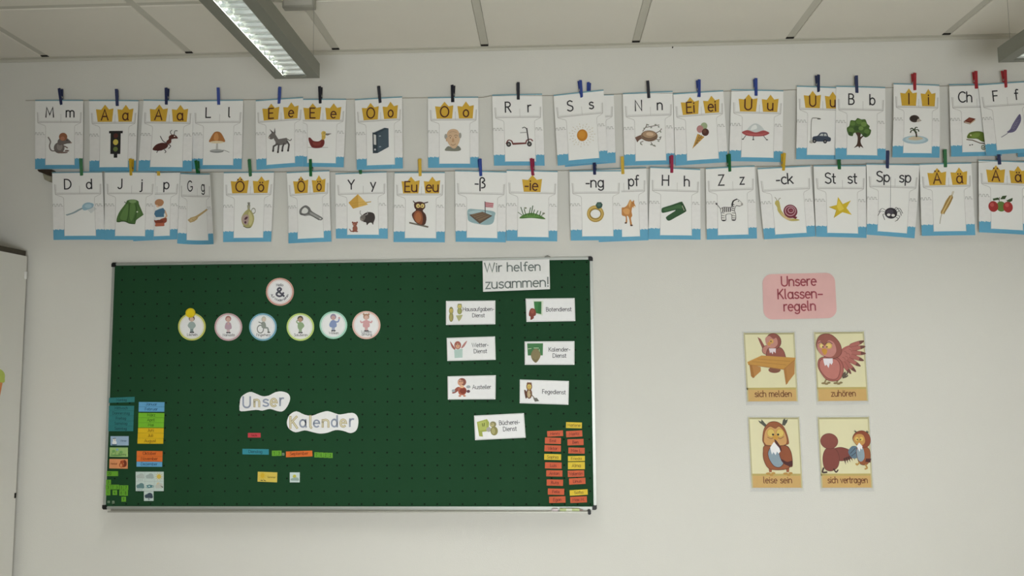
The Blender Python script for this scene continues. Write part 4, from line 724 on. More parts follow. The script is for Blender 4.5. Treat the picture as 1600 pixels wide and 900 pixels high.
# number magnets
NUM = [('20', 167, 736.2, 184.7, 743.8, 'wide green number magnet reading 20 below the autumn card'), ('3', 166, 749.5, 173.5, 756.8, 'green number magnet standing alone above the left end of the number block'),
 ('3', 165.5, 757.3, 173.2, 765.6, 'leftmost green number magnet in the upper row of the number block'), ('2', 173.7, 757.3, 179.6, 764.6, 'green number magnet reading 2, second from left in the upper number row'), ('3', 179.9, 757.3, 186.3, 764.6, 'green number magnet reading 3, third from left in the upper number row'), ('5', 187.1, 758.2, 193.5, 765.3, 'green number magnet reading 5, second from right in the upper number row'), ('7', 193.9, 758.2, 200.6, 765.7, 'green number magnet reading 7, rightmost in the upper number row'),
 ('1', 165.5, 766, 172.6, 774, 'green number magnet reading 1, leftmost in the lower number row'), ('4', 176.1, 765.8, 183.2, 773.4, 'green number magnet reading 4, second from left in the lower number row'), ('6', 186.7, 765.8, 193.2, 774.3, 'green number magnet reading 6, third from left in the lower number row'), ('8', 193.6, 766, 200, 774.6, 'green number magnet reading 8, rightmost in the lower number row'), ('9', 190, 776.2, 197, 783.8, 'green number magnet reading 9 below the number block'),
 ('1', 425, 704, 432.4, 712.4, 'green number magnet right beside the teal Dienstag magnet in the date line'), ('3', 432.7, 704, 440, 712.2, 'green number magnet just left of the grey dot in the date line'),
 ('2', 491.4, 706.6, 498.2, 714.6, 'first green year magnet right of the September magnet'), ('0', 498.6, 706.9, 505.4, 714.9, 'green year magnet reading 0 in the date line'), ('2', 505.8, 707.2, 512.4, 715.2, 'third green year magnet in the date line'), ('2', 512.8, 707.5, 519.8, 715.6, 'last green year magnet at the right end of the date line')]
for s, x0, y0, x1, y1, lab in NUM:
    w = 100 if s != '20' else 230
    plate('number_magnet', bb(x0, y0, x1, y1), '#5f9a2a', lab, 'magnet', [('lettering', [text(s, w/2 if s != '20' else 62, 76, 54, '#274a12', .15)])], w, 100, group='number magnets')
for x0, y0, x1, y1, lab in ((168.2, 782.5, 171.9, 786, 'left one of two tiny grey-green dot magnets in the lower left corner'), (175.3, 782.5, 179, 786.8, 'right one of two tiny grey-green dot magnets in the lower left corner'), (440.9, 707.6, 444.4, 711.6, 'tiny grey dot magnet between day and month in the date line')):
    plate('dot_magnet', bb(x0, y0, x1, y1), '#73856f', lab, 'magnet', [('dot', [el('#2e3a2e', 50, 55, 18)])], 100, 100, group='dot magnets')
# date line
plate('word_magnet', bb(387.6, 676.4, 407.4, 683.6), '#b83f46', 'small red magnet reading heute above the date line', 'magnet', [('lettering', [text('heute', 50, 25, 15, '#5c1016', .14)])], 100, 36)
plate('weekday_magnet', [(379, 701.2), (420, 701.8), (420, 710.4), (379, 709.8)], '#2f7f8e', 'teal weekday magnet reading Dienstag in the date line', 'magnet', [('lettering', [text('Dienstag', 50, 15, 11, '#10323c', .12)])], 100, 21, group='weekday magnets')
plate('month_magnet', [(447, 705.4), (488, 704), (488.4, 713), (447, 714.4)], '#d06a2c', 'orange month magnet reading September in the date line', 'magnet', [('lettering', [text('September', 50, 15, 12, '#5e2410', .12)])], 100, 22, group='month magnets')
# weather cards
CL = lambda c: [el(c, 32, 50, 24, 20), el(c, 62, 42, 30, 26), el(c, 76, 58, 20, 15), po(c, (14, 54), (90, 54), (90, 70), (14, 70))]
WEA = [('snow cloud', CL('#a9b3ae')+[el('#7f8a86', x, 86, 4) for x in (30, 50, 70)]), ('grey cloud', CL('#98a5a1')), ('yellow sun', [el('#c9b04a', 50, 50, 24)]+[ln('#c9b04a', 5, (50+28*math.cos(a), 50+28*math.sin(a)), (50+40*math.cos(a), 50+40*math.sin(a))) for a in [k*PI/5 for k in range(10)]]), ('rain cloud', CL('#5f7f80')+[ln('#5f7f80', 4, (x, 78), (x-6, 94)) for x in (30, 50, 70)]), ('wind swirl', [el('#4f8286', 50, 50, 30, 16), cu('#2f5c62', 5, (8, 62), (40, 66), (96, 56)), cu('#2f5c62', 5, (10, 46), (50, 36), (96, 46)), el('#cfd8d4', 46, 50, 9, 6)]), ('sun behind a cloud', [el('#c9b88a', 44, 30, 20), *CL('#b5b9b0'), po('#3f4a46', (60, 40), (96, 56), (90, 66))])]
for i, (nm, pic) in enumerate(WEA):
    x0 = 212.3+(i % 3)*14.6; y0 = 737+(i//3)*15.2
    plate('weather_card', bb(x0, y0, x0+14.4, y0+15), '#bccac4', 'small pale weather card with a %s in the six-card weather block' % nm, 'card', [('picture', pic)], 100, 100, group='weather cards')
plate('weather_card', bb(225.2, 767.5, 240, 782.6), '#bccac4', 'small pale weather card with a dark thundercloud below the weather block', 'card', [('picture', CL('#32414d')+[po('#5a6a70', (52, 66), (42, 84), (54, 84), (46, 99), (66, 78), (54, 78))])], 100, 100, group='weather cards')
plate('weather_card', bb(453, 738, 468.4, 753.6), '#bfcdcb', 'small pale weather card with sun and cloud beside the Sommer card', 'card', [('picture', [el('#b9b545', 48, 40, 18), *xf(CL('#8fa39c'), lambda q: (q[0], q[1]*.6+40))])], 100, 100, group='weather cards')

# cut-out cloud titles
def cutout(name, pxs, label, letters):
    pts = cat_rom([(340+x/5, 590+y/5) for x, y in pxs], True, 3)
    w = [at(x, y, FRONT) for x, y in pts]; org = Vector((sum(p.x for p in w)/len(w), -FRONT, min(p.z for p in w)))
    t = thing(name, org, label, 'sign', 'calendar title cut-outs')
    MB().prism([(p.x-org.x, p.z-org.z) for p in w], -.0012, 0).build('paper', mat('#e4e3e4', .55), t)
    quad = [at(x, y, FRONT) for x, y in ((340, 590), (600, 590), (600, 770), (340, 770))]
    sh = Sheet(quad)
    for s, x, y, cap, w_, kind in letters:
        if kind == 'b': shp = [text(s, x, y, cap, '#8f97a8', .15, width=w_)]
        else: shp = [text(s, x, y, cap, '#a59567', .19, width=w_), text(s, x, y, cap, '#d6d0b4', .09, width=w_)]
        art('letter', sh, shp, 1300, 900, t, org, base=.0018, maxlen=5000)
cutout('title_cutout', [(174, 205), (186, 150), (250, 112), (300, 125), (350, 145), (400, 140), (450, 115), (500, 108), (550, 125), (567, 165), (545, 225), (510, 262), (470, 262), (410, 245), (350, 258), (300, 252), (185, 263), (172, 235)], 'white wavy paper cut-out reading Unser on the green board',
 [('U', 232, 236, 84, 66, 'b'), ('n', 312, 228, 82, 46, 'g'), ('s', 380, 226, 82, 48, 'b'), ('e', 443, 226, 88, 52, 'g'), ('r', 505, 220, 88, 32, 'b')])
cutout('title_cutout', [(545, 330), (565, 290), (615, 263), (680, 290), (740, 297), (800, 275), (860, 262), (920, 280), (960, 288), (1050, 275), (1090, 300), (1100, 350), (1085, 410), (1040, 433), (980, 415), (920, 410), (860, 430), (800, 437), (740, 425), (680, 412), (610, 427), (560, 400), (543, 365)], 'white wavy paper cut-out reading Kalender on the green board',
 [('K', 600, 396, 88, 62, 'g'), ('a', 672, 388, 84, 56, 'b'), ('l', 734, 394, 92, 20, 'g'), ('e', 778, 388, 80, 52, 'b'), ('n', 850, 388, 84, 54, 'g'), ('d', 918, 386, 86, 54, 'b'), ('e', 985, 386, 84, 50, 'g'), ('r', 1050, 384, 88, 34, 'b')])

# round greeting discs
def kid(skin, hair, top, leg, pose=0, skirt=False):
    s = [po(leg, (40, 66), (60, 66), (60, 94), (40, 94)), el('#4b4a4c', 44, 96, 8, 4), el('#4b4a4c', 58, 96, 8, 4), sm(top, (36, 40), (64, 40), (70 if skirt else 64, 74), (30 if skirt else 36, 74)), el(hair, 50, 18, 19, 17), el(skin, 50, 23, 14, 13)]
    s += {0: [cu(top, 8, (36, 44), (28, 58), (36, 68)), cu(top, 8, (64, 44), (72, 58), (64, 68))], 1: [cu(top, 7, (36, 46), (42, 56), (50, 46)), cu(top, 7, (64, 46), (58, 56), (50, 46)), el(skin, 50, 45, 5, 6)], 2: [cu(top, 7, (36, 44), (26, 34), (38, 22)), el(skin, 36, 24, 5), cu(top, 8, (64, 44), (72, 58), (62, 68))], 3: [cu(top, 8, (64, 46), (82, 44), (88, 26)), el(skin, 88, 24, 6), cu(top, 8, (36, 46), (28, 62), (32, 72))], 4: [cu(top, 8, (36, 44), (20, 50), (14, 42)), cu(top, 8, (64, 44), (80, 50), (86, 42)), el(hair, 34, 4, 6), el(hair, 66, 4, 6)]}[pose]
    return s
WHEEL = [ring('#7a7d7a', 6, 34, 76, 20, 22), cu('#8a8f8a', 10, (48, 42), (52, 66), (80, 70), (86, 92)), el('#b5b2a4', 56, 20, 15, 16), el('#cdbfb2', 58, 22, 12, 12), sm('#8a9088', (42, 38), (64, 38), (70, 66), (44, 68)), ln('#6d706c', 5, (24, 36), (44, 44)), el('#5d605d', 88, 94, 10, 4)]
DISCS = [(300, 510.5, 21.6, '#bdbf63', [kid('#cbb3a2', '#4f4240', '#98a7a4', '#7d8c8c', 0)], ['Lächeln'], 'round greeting disc with yellow-green rim, leftmost of the row'),
 (357, 511, 21.6, '#bd9ea2', [kid('#c9a79a', '#a4706a', '#b59aa6', '#c5b2b4', 1, True)], ['Namaste'], 'round greeting disc with mauve rim showing a child with folded hands'),
 (411, 511, 21.6, '#6fa0b4', [WHEEL], ['Fingerherz'], 'round greeting disc with blue rim showing a child in a wheelchair'),
 (469.5, 511, 21.6, '#b4c773', [kid('#a98a72', '#47403e', '#8aa07c', '#93a38c', 2)], ['Salutieren'], 'round greeting disc with lime rim showing a saluting child'),
 (521, 508, 21.6, '#98c7b4', [kid('#bb9a96', '#8a7f9a', '#7f8fb5', '#9aa0b5', 3, True)], ['Winken'], 'round greeting disc with mint rim showing a waving child'),
 (572.5, 508, 22, '#d2b0a4', [kid('#c9a79a', '#a07c64', '#c99a9c', '#c7a0a0', 4, True)], ['Luftum-', 'armung'], 'round greeting disc with pink rim, rightmost of the row'),
 (437.5, 456, 21.8, '#c4968a', None, None, 'round title disc with salmon rim and a large ampersand above the greeting row')]
def disc(cx, cy, r, rim, pic, lines, label):
    t0 = at(cx, cy+r, FRONT); org = Vector((t0.x, -FRONT, t0.z))
    quad = [at(x, y, FRONT) for x, y in bb(cx-r, cy-r, cx+r, cy+r)]; sh = Sheet(quad)
    t = thing('greeting_disc', org, label, 'disc', 'round greeting discs')
    w = [sh.P(.5+.5*math.cos(2*PI*k/36), .5+.5*math.sin(2*PI*k/36)) for k in range(36)]
    MB().prism([(p.x-org.x, p.z-org.z) for p in w], -.0014, 0).build('disc_body', mat(rim, .5), t)
    art('paper_face', sh, [el('#e6e4e4', 50, 50, 44, 44, n=36), ring(rim, .8, 50, 50, 41)], 100, 100, t, org, base=.0018, maxlen=400)
    if pic:
        art('picture', sh, place(pic[0], 22, 9, 78, 73), 100, 100, t, org, base=.0021, maxlen=400)
        for i, s in enumerate(lines): art('lettering', sh, [text(s, 52, (83 if len(lines) == 1 else 78)+i*9, 9, '#5a595c', .14)], 100, 100, t, org, base=.0022, maxlen=400)
    else:
        art('lettering', sh, [text('&', 51, 66, 30, '#4d4d5a', .22, width=30)], 100, 100, t, org, base=.0022, maxlen=400)
        art('lettering', sh, [text('Hallo', 50, 30, 9, '#4d4d5a', .16)], 100, 100, t, org, base=.0022, maxlen=400)
        s = 'Auf Wiedersehen'; shp = []
        for k, ch in enumerate(s):
            if ch == ' ': continue
            a = math.radians(158-k*136/(len(s)-1)); shp += turn([text(ch, 50+34*math.cos(a), 50+34*math.sin(a), 8, '#4d4d5a', .16)], 50+34*math.cos(a), 50+34*math.sin(a), math.degrees(a)-90)
        art('lettering', sh, shp, 100, 100, t, org, base=.0022, maxlen=400)
for d_ in DISCS: disc(*d_)
mp = at(298, 489, FRONT+.004); r_ = .0197
ym = thing('round_magnet', (mp.x, -FRONT-.0035, mp.z), 'yellow round magnet on the top edge of the leftmost greeting disc', 'magnet')
MB().tube([(0, 0, 0), (0, -.006, 0), (0, -.008, 0)], [r_, r_, r_*.86], 28).build('magnet_body', mat('#d4bb16', .35, spec=.5), ym)
MB().tube([(0, -.008, 0), (0, -.0086, 0)], r_*.7, 28).build('magnet_cap', mat('#dac41c', .35, spec=.5), ym)

# big board title sheet
hx = [(754, 407.3), (858.4, 405), (859.3, 452), (755, 456)]
plate('title_sheet', hx, '#dcdcda', 'white paper sheet reading Wir helfen zusammen at the top edge of the board', 'sign', [('lettering', [text('Wir helfen', 45, 17.3, 13.4, '#6a736f', .14, width=84)]), ('lettering', [text('zusammen!', 51.5, 42.5, 14.2, '#6a736f', .135, width=95)])], 100, 47, th=.0006, bend=lambda u, v: .001+.003*v, lift=.0065)

# duty cards
def duty(px, lines, pic, pbox, label, tx, size=8.2, bend=None):
    brd = [('tris', '#9da29b', sum([ribbon([(x, y), (x+1.6, y)], .7) for x in range(2, 98, 3) for y in (1.2, 46.6)]+[ribbon([(x, y), (x, y+1.6)], .7) for y in range(2, 46, 3) for x in (1.2, 98.8)], []))]
    n = len(lines)
    plate('duty_card', px, '#e4e4e6', label, 'card', [('border', brd), ('picture', place(pic, *pbox))]+[('lettering', [text(s, tx, 27+(i-(n-1)/2)*12.5, size, '#46464b', .135)]) for i, s in enumerate(lines)], 100, 48, th=.0008, group='duty cards', bend=bend)
TWO_OWLS = xf(owl_small('#857f4e', '#a39b5c', '#a39b5c', False), lambda q: (q[0]*.46, 16+q[1]*.84))+xf(owl_small('#8b8a5a', '#b9b878', '#9da060'), lambda q: (50+q[0]*.5, q[1]*.6))+[po('#a9a878', (52, 66), (94, 62), (84, 84), (70, 99))]
BLACKBOARD_L = [po('#cfd6c8', (36, 0), (100, 2), (92, 78), (40, 70)), po('#2c6a35', (40, 6), (88, 6), (84, 72), (44, 64)), po('#37763f', (44, 10), (70, 10), (60, 60), (46, 58)), sm('#7d3c30', (10, 52), (24, 40), (44, 46), (50, 60), (48, 76), (36, 82), (34, 92), (14, 100), (14, 84), (4, 76)), el('#94503f', 28, 56, 12, 12)]
WETTER = [po('#a9c0b8', (22, 50), (72, 46), (70, 94), (24, 96)), sm('#9a5a50', (0, 4), (20, 30), (30, 44), (24, 50), (8, 34)), sm('#b07a74', (100, 4), (84, 32), (66, 44), (66, 36), (84, 14)), el('#9a5548', 44, 26, 20, 22), el('#c99a82', 44, 30, 13, 14), el(K, 38, 22, 3), el(K, 50, 22, 3), po('#c08a3d', (40, 28), (48, 28), (44, 36))]
KALENDER = [po('#3e7344', (0, 0), (100, 0), (98, 62), (4, 62)), ln('#b9c9a8', 3, (6, 28), (26, 26)), ln('#b9c9a8', 3, (42, 24), (72, 24)), ln('#b9c9a8', 3, (76, 30), (78, 48)), sm('#7d7350', (24, 56), (40, 32), (66, 30), (84, 56), (76, 80), (56, 99), (40, 92), (28, 78)), sm('#6b6040', (34, 76), (56, 84), (70, 74), (56, 96), (40, 90))]
AUSTEILER = [sm('#8a4a3c', (0, 78), (24, 50), (42, 46), (38, 62), (18, 78)), el('#9aa3a8', 8, 66, 10, 8), el('#9aa3a8', 92, 46, 12, 8), sm('#a85a44', (36, 50), (70, 48), (82, 66), (70, 88), (44, 88), (34, 70)), el('#7c3424', 62, 68, 20, 16), el('#7e4a3e', 56, 20, 24, 22), el('#c79478', 48, 22, 16, 17), el('#d7b28e', 56, 44, 12, 8), el(K, 44, 16, 3), el(K, 56, 16, 3), el('#5d3a44', 92, 70, 10, 8), el('#b98066', 44, 94, 8, 5), el('#b98066', 70, 94, 8, 5)]
FEGE = xf(owl_small('#6f4a34', '#b59a58', '#b5a07c'), lambda q: (q[0]*.66, q[1]*.86))+[sm('#573626', (0, 44), (14, 48), (20, 76), (10, 84)), ln('#6d5a44', 5, (40, 56), (74, 88)), po('#6b6a62', (60, 82), (84, 80), (100, 96), (72, 100))]
BUECHER = [po('#98a04c', (0, 14), (50, 0), (60, 20), (54, 70), (24, 72), (26, 100), (8, 96)), po('#aab35e', (6, 18), (44, 8), (48, 60), (12, 64)), ln('#5d642c', 4, (26, 24), (28, 40)), ln('#5d642c', 4, (36, 22), (34, 40)), el('#a3a09a', 56, 60, 12, 14), el('#85805a', 78, 32, 16, 17), el('#b0a878', 74, 34, 10, 11), el('#85804c', 82, 70, 18, 26), el('#a39d6a', 78, 70, 9, 18), el(K, 72, 30, 2.5)]
duty([(696.9, 470.3), (774, 469.6), (774, 506.7), (696.9, 507.7)], ['Hausaufgaben-', 'Dienst'], TWO_OWLS, (3, 5, 36, 42), 'white duty card reading Hausaufgaben-Dienst with two olive owls', 66, 7.6)
duty([(821.3, 466.6), (897.9, 465.8), (899, 501.7), (822.7, 503)], ['Botendienst'], BLACKBOARD_L, (4, 4, 36, 44), 'white duty card reading Botendienst with a bird at a green board', 67)
duty([(698, 528), (773.5, 525.7), (774.6, 562.2), (699, 564)], ['Wetter-', 'Dienst'], WETTER, (7, 6, 42, 44), 'white duty card reading Wetter-Dienst with a red owl over a sheet', 69)
duty([(819.7, 533.6), (897.6, 533), (897.6, 570), (820, 570)], ['Kalender-', 'Dienst'], KALENDER, (5, 4, 37, 44), 'white duty card reading Kalender-Dienst with an owl at a green board', 70)
duty([(699.4, 588), (775, 586.2), (774.5, 623.7), (699.8, 624.2)], ['Austeiler'], AUSTEILER, (9, 5, 46, 43), 'white duty card reading Austeiler with a flying brown owl', 71, bend=lambda u, v: .012*u*u)
duty([(812.3, 593), (889, 595.3), (888.2, 632.4), (812, 630)], ['Fegedienst'], FEGE, (9, 4, 40, 44), 'white duty card reading Fegedienst with an owl holding a broom', 70)
duty([(740.8, 649.4), (818.6, 645.5), (821.4, 683.8), (742.4, 687.7)], ['Bücherei-', 'Dienst'], BUECHER, (5, 8, 46, 42), 'white duty card reading Bücherei-Dienst with an owl and books', 70)

# ------------------------------------------------------------------ class rules on the wall at the right
def film_mat():
    m = bpy.data.materials.new('laminate_film'); m.use_nodes = True; nt = m.node_tree; b = nt.nodes['Principled BSDF']
    b.inputs['Base Color'].default_value = (.85, .86, .86, 1); b.inputs['Roughness'].default_value = .12
    n = nt.nodes.new('ShaderNodeTexNoise'); n.inputs['Scale'].default_value = 30
    r = nt.nodes.new('ShaderNodeMapRange'); r.inputs[3].default_value = .14; r.inputs[4].default_value = .22
    nt.links.new(n.outputs[0], r.inputs[0]); nt.links.new(r.outputs[0], b.inputs['Alpha'])
    return m
FILM = film_mat()
WD = .002
hd = [(1191, 428.7), (1304, 426), (1307.8, 496.8), (1193.2, 499.5)]
def rounded(w, h, r, n=6):
    p = []
    for cx, cy, a in ((w-r, r, -90), (w-r, h-r, 0), (r, h-r, 90), (r, r, 180)):
        p += [(cx+r*math.cos(math.radians(a+90*k/n)), cy+r*math.sin(math.radians(a+90*k/n))) for k in range(n+1)]
    return p
quad = [at(x, y, WD) for x, y in hd]; sh = Sheet(quad); org = (quad[2]+quad[3])/2
t = thing('rules_sign', org, 'pink rounded sign reading Unsere Klassenregeln on the wall above four owl posters', 'sign')
w = [sh.P(x/160, y/100) for x, y in rounded(160, 100, 20)]
MB().prism([(p.x-org.x, p.z-org.z) for p in w], -.0008-WD+WD, 0).build('card_base', mat('#cfa4a1', .45, .12, 9, gain=1.25, spec=.5), t)
for s, y in (('Unsere', 27, ), ('Klassen–', 55), ('regeln', 82)):
    art('lettering', sh, [text(s, 80 if s != 'Klassen–' else 82, y, 21, '#93424a', .145)], 160, 100, t, org, base=.0013, maxlen=500)

def poster(px, caption, pic, label):
    quad = [at(x, y, WD+.0004) for x, y in px]; sh = Sheet(quad); org = (quad[2]+quad[3])/2
    t = thing('rule_poster', org, label, 'poster', 'class rule posters')
    e = .028
    fl = Sheet([sh.P(-e, -e*.8), sh.P(1+e, -e*.8), sh.P(1+e, 1+.055), sh.P(-e, 1+.055)])
    sheet_obj('laminate_film', fl, 1, 1, .0003, FILM, t, org)
    sheet_obj('paper', sh, 1, 1, .0008, mat('#d6d1ac', .45, .03, 20), t, org)
    A = lambda n, s, b: art(n, sh, s, 100, 136, t, org, base=b, maxlen=400)
    A('border', [ln('#a7a27a', 3.2, (1.5, 1.5), (98.5, 1.5)), ln('#b5b08a', 2.6, (1.3, 0), (1.3, 136)), ln('#b5b08a', 2.6, (98.7, 0), (98.7, 136))], .0011)
    A('caption_band', [po('#c2a066', (0, 110), (100, 110), (100, 136), (0, 136)), po('#b3a263', (0, 109), (100, 109), (100, 113), (0, 113))], .0011)
    A('caption', [text(caption, 52, 127, 12, '#63321f', .125, width=min(78, text_width(caption)*.115))], .0015)
    A('picture', pic, .0014)
RB, RF, BR = '#8a5148', '#b07a6e', '#97604c'
WOODT, WOODS, WOODD = '#b98a45', '#ad7c45', '#9c6b35'
DESK = [po(RB, (33, 12), (27, 8), (35, 30), (42, 42), (52, 44), (50, 32), (40, 26)), el(RF, 43, 34, 8, 9, 30), sm(RB, (48, 30), (72, 30), (80, 46), (76, 52), (44, 52)), el(RB, 58, 17, 15, 16), sm('#b98478', (42, 12), (50, 6), (58, 12), (64, 10), (66, 22), (58, 30), (46, 28)), el('#c9a05a', 54, 17, 4, 4.5), el('#c08a4a', 49, 22, 3, 4), el(K, 53, 17, 1.3), po('#d8ccd2', (48, 31), (62, 31), (61, 41), (57, 37), (55, 43), (52, 38), (50, 41)), el('#7d5140', 57, 74, 12, 6), po(WOODS, (8, 62), (30, 68), (30, 76), (14, 90), (10, 86)), po(WOODD, (8, 62), (13, 64), (17, 88), (14, 90), (10, 86)), po(WOODS, (98, 52), (75, 72), (78, 104), (96, 82)), po('#a2713c', (75, 72), (80, 68), (82, 100), (78, 104)), po(WOODT, (4, 58), (33, 45), (100, 50), (98, 55), (75, 73), (6, 63)), ln(WOODD, .9, (24, 52), (88, 57)), ln(WOODD, .9, (14, 57), (80, 64)), ln(WOODD, 1.2, (6, 63), (75, 73)), ln(WOODD, 1.2, (75, 73), (98, 54))]
def ol(col, w, shape):
    """dark contour line round a drawn shape"""
    p = shape[2]
    return ('tris', col, ribbon(list(p)+[p[0], p[1]], w))
def outlined(shapes, col='#4a2a24', w=.9):
    out = []
    for s in shapes:
        out.append(s)
        if s[0] == 'poly' and len(s[2]) > 12: out.append(ol(col, w, s))
    return out
DESK = outlined(DESK[:4])+DESK[4:]
WINGF = [sm('#a4645c', (44, 46), (56, 32), (72, 26), (84, 30), (82, 48), (70, 60), (56, 64), (48, 58))]
for a, b_ in (((72, 28), (99, 18)), ((72, 34), (101, 29)), ((72, 41), (101, 43)), ((70, 47), (96, 57)), ((64, 53), (89, 68)), ((58, 57), (79, 79)), ((52, 58), (69, 83))):
    dx, dy = b_[0]-a[0], b_[1]-a[1]; l_ = math.hypot(dx, dy); nx, ny = -dy/l_*3.7, dx/l_*3.7
    fe = sm('#a4645c', (a[0]-nx, a[1]-ny), (a[0]+dx*.6-nx, a[1]+dy*.6-ny), (a[0]+dx*.9-nx*.5, a[1]+dy*.9-ny*.5), b_, (a[0]+dx*.9+nx*.5, a[1]+dy*.9+ny*.5), (a[0]+dx*.6+nx, a[1]+dy*.6+ny), (a[0]+nx, a[1]+ny))
    WINGF += [fe, ol('#6e3f3a', .6, fe), sm('#6b443e', (a[0]+dx*.68-nx*.8, a[1]+dy*.68-ny*.8), (a[0]+dx*.9-nx*.5, a[1]+dy*.9-ny*.5), b_, (a[0]+dx*.9+nx*.5, a[1]+dy*.9+ny*.5), (a[0]+dx*.68+nx*.8, a[1]+dy*.68+ny*.8))]
WINGF += [sm('#ad6e66', (46, 48), (58, 36), (70, 30), (74, 40), (66, 52), (54, 58))]+[cu('#85504a', .9, (x, y), (x+4, y+2), (x+5, y+6)) for x, y in ((58, 38), (64, 42), (60, 48), (68, 34), (54, 50))]
LISTEN = WINGF+[cu('#5d5448', 2.5, (54, 84), (60, 84), (62, 80)), cu('#5d5448', 2.5, (54, 86), (60, 88), (62, 86)), po('#5d5448', (50, 84), (58, 78), (60, 90), (52, 92))]
for fx in (16, 40): LISTEN += [ln('#8a7a55', 3, (fx+4, 92), (fx, 99)), el('#8a7a55', fx-3, 101, 4, 2), el('#8a7a55', fx+3, 102, 4, 2.2), el('#8a7a55', fx+8, 100, 3.4, 2)]
LISTEN += outlined([sm('#a4625a', (4, 62), (12, 50), (40, 50), (52, 60), (54, 78), (44, 95), (22, 95), (8, 78)), sm('#b5746c', (7, 63), (14, 53), (38, 53), (47, 62), (47, 78), (40, 92), (24, 92), (10, 78)), sm('#8f574d', (4, 18), (14, 5), (34, 5), (50, 22), (52, 42), (38, 52), (18, 48), (5, 34))], '#5f322c')+[sm('#bb827a', (5, 24), (10, 16), (16, 22), (20, 27), (28, 16), (39, 22), (42, 38), (32, 49), (14, 46), (6, 36)), el('#c9a75c', 13, 27, 4.2, 5), el('#c9a75c', 28, 27, 6.5, 6), el('#dcc98c', 13, 27, 2.6, 3.4), el('#d9c074', 28, 27, 4.6, 4.2), el(K, 16, 29, 1.4), el(K, 24, 29, 1.4), cu(K, 1, (7, 22), (12, 19), (17, 24)), cu(K, 1, (21, 24), (28, 19), (35, 23)), sm('#bd8a3a', (13, 35), (19, 32), (24, 35), (23, 41), (18, 45)), po('#e2dde2', (15, 52), (34, 52), (34, 60), (31, 65), (28, 61), (25, 71), (21, 64), (18, 67), (16, 60))]
QUIET = [po('#4f5148', (32, 18), (22, 10), (19, 5), (25, 8), (26, 3), (30, 8), (36, 15)), po('#4f5148', (66, 14), (68, 5), (72, 1), (73, 5), (78, 3), (76, 9), (71, 16))]
for fx in (38, 72): QUIET += [po('#8f5436', (fx-3, 96), (fx+4, 96), (fx+3, 106), (fx-2, 106)), el('#b08a4a', fx-4, 109, 5, 2.4), el('#b08a4a', fx+2, 111, 4, 2.6), el('#b08a4a', fx+6, 108, 4, 2.2)]
QUIET += outlined([sm('#8f5436', (26, 66), (32, 54), (70, 54), (80, 66), (82, 88), (70, 100), (38, 100), (27, 84)), sm('#8597a2', (36, 66), (46, 54), (60, 58), (66, 84), (58, 96), (46, 94), (37, 80)), sm('#8a4e33', (58, 58), (72, 55), (81, 68), (82, 94), (72, 92), (60, 80))], '#4a2418', 1)
QUIET += [sm('#4d2a2a', (60, 80), (72, 86), (82, 84), (81, 94), (72, 93), (64, 88))]
QUIET += outlined([sm('#8f5436', (26, 42), (30, 22), (42, 9), (58, 9), (70, 20), (77, 44), (72, 53), (34, 55), (28, 50)), sm('#c2955f', (28, 44), (32, 26), (42, 17), (52, 21), (60, 17), (70, 28), (74, 46), (66, 54), (36, 54), (30, 50))], '#5a3320', .8)
QUIET += [el('#b08d36', 43, 30, 7.6, 8.2), el('#b08d36', 61, 30, 7.6, 8.2), el('#cdb464', 43, 30, 6.8, 7.4), el('#cdb464', 61, 30, 6.8, 7.4), el(K, 47, 33, 2.1), el(K, 57, 33, 2.1), cu('#6a4a22', 1, (36, 38), (43, 41), (49, 38)), cu('#6a4a22', 1, (55, 38), (61, 41), (68, 37)), sm('#c0913f', (46, 37), (52, 34), (57, 37), (54, 44), (50, 44)), sm('#4d2a2a', (49, 43), (54, 46), (62, 60), (60, 66), (54, 58)), po('#e4e2e8', (40, 58), (48, 47), (58, 59), (60, 66), (56, 70), (53, 66), (50, 73), (46, 67), (43, 72), (41, 65))]
FRIENDS = outlined([sm('#7c443c', (26, 64), (40, 58), (56, 62), (66, 70), (60, 80), (46, 84), (34, 82)), sm('#7c443c', (6, 76), (14, 60), (30, 60), (38, 76), (34, 96), (20, 104), (8, 98)), el('#7f483f', 20, 46, 17, 15, 0, 26)], '#55302a', .8)
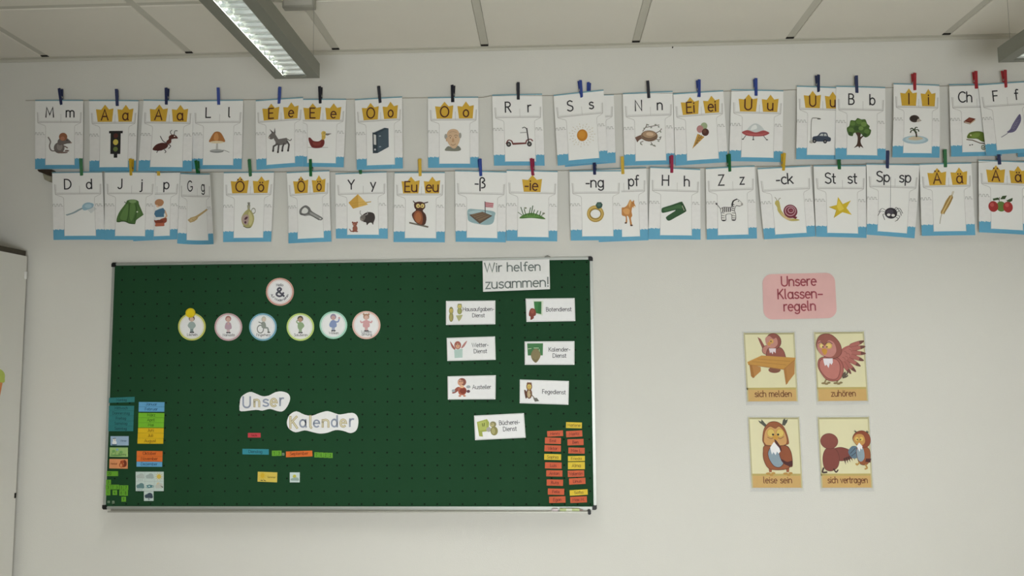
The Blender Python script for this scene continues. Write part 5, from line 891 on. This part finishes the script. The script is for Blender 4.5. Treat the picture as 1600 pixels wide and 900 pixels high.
FRIENDS += [po('#4a2e2a', (46+i*4, 80-i*1.5), (50+i*4, 78-i*1.5), (50+i*4.6, 92-i*2.2)) for i in range(5)]+[cu('#3f2c28', 3, (6, 98), (4, 106), (12, 106)), cu('#3f2c28', 2.5, (26, 100), (30, 106), (34, 102)), sm('#5d7484', (56, 66), (64, 56), (74, 58), (78, 74), (68, 80), (60, 76)), ln('#39434d', 1.2, (60, 70), (70, 60)), ln('#39434d', 1.2, (62, 75), (74, 66))]
FRIENDS += outlined([sm('#8f5436', (72, 62), (84, 54), (97, 62), (98, 80), (90, 92), (76, 88))], '#55302a', .8)+[sm('#8597a2', (73, 62), (85, 60), (87, 78), (80, 86), (74, 80)), po('#4d2a2a', (90, 80), (100, 80), (98, 88), (88, 86)), po('#4f5148', (75, 32), (68, 26), (71, 27), (70, 24), (77, 30)), po('#4f5148', (91, 30), (95, 25), (96, 28), (98, 27), (96, 32))]
FRIENDS += outlined([sm('#8a4a34', (66, 42), (72, 30), (86, 26), (98, 34), (100, 48), (92, 58), (76, 56))], '#5a3320', .8)+[sm('#bb8d50', (67, 42), (74, 33), (86, 34), (90, 46), (84, 54), (72, 52)), el('#cdb464', 74, 42, 3.4, 4), el('#cdb464', 83, 42, 3.6, 4), el(K, 75, 43, 1.3), el(K, 81, 43, 1.3), po('#c0913f', (76, 46), (80, 46), (77, 50)), po('#e4e2e8', (73, 56), (78, 49), (84, 56), (83, 63), (80, 60), (78, 67), (75, 61)), cu('#b08a4a', 3, (76, 88), (72, 92), (70, 90)), cu('#b08a4a', 3, (88, 92), (91, 98), (87, 100))]
poster([(1161.7, 520.4), (1241, 520), (1246.6, 626.7), (1167.6, 627.3)], 'sich melden', DESK, 'laminated rule poster of an owl raising a wing at a desk, sich melden')
poster([(1271.6, 519.4), (1349.6, 518.6), (1356.5, 626), (1277.3, 626.7)], 'zuhören', LISTEN, 'laminated rule poster of a pink owl spreading one wing, zuhören')
poster([(1169, 652.5), (1248.3, 652.5), (1253.8, 762), (1174.5, 762)], 'leise sein', QUIET, 'laminated rule poster of a brown owl with wing at its beak, leise sein')
poster([(1277.5, 652.5), (1357.5, 652), (1363.3, 761.7), (1283.3, 762)], 'sich vertragen', FRIENDS, 'laminated rule poster of two owls shaking wings, sich vertragen')
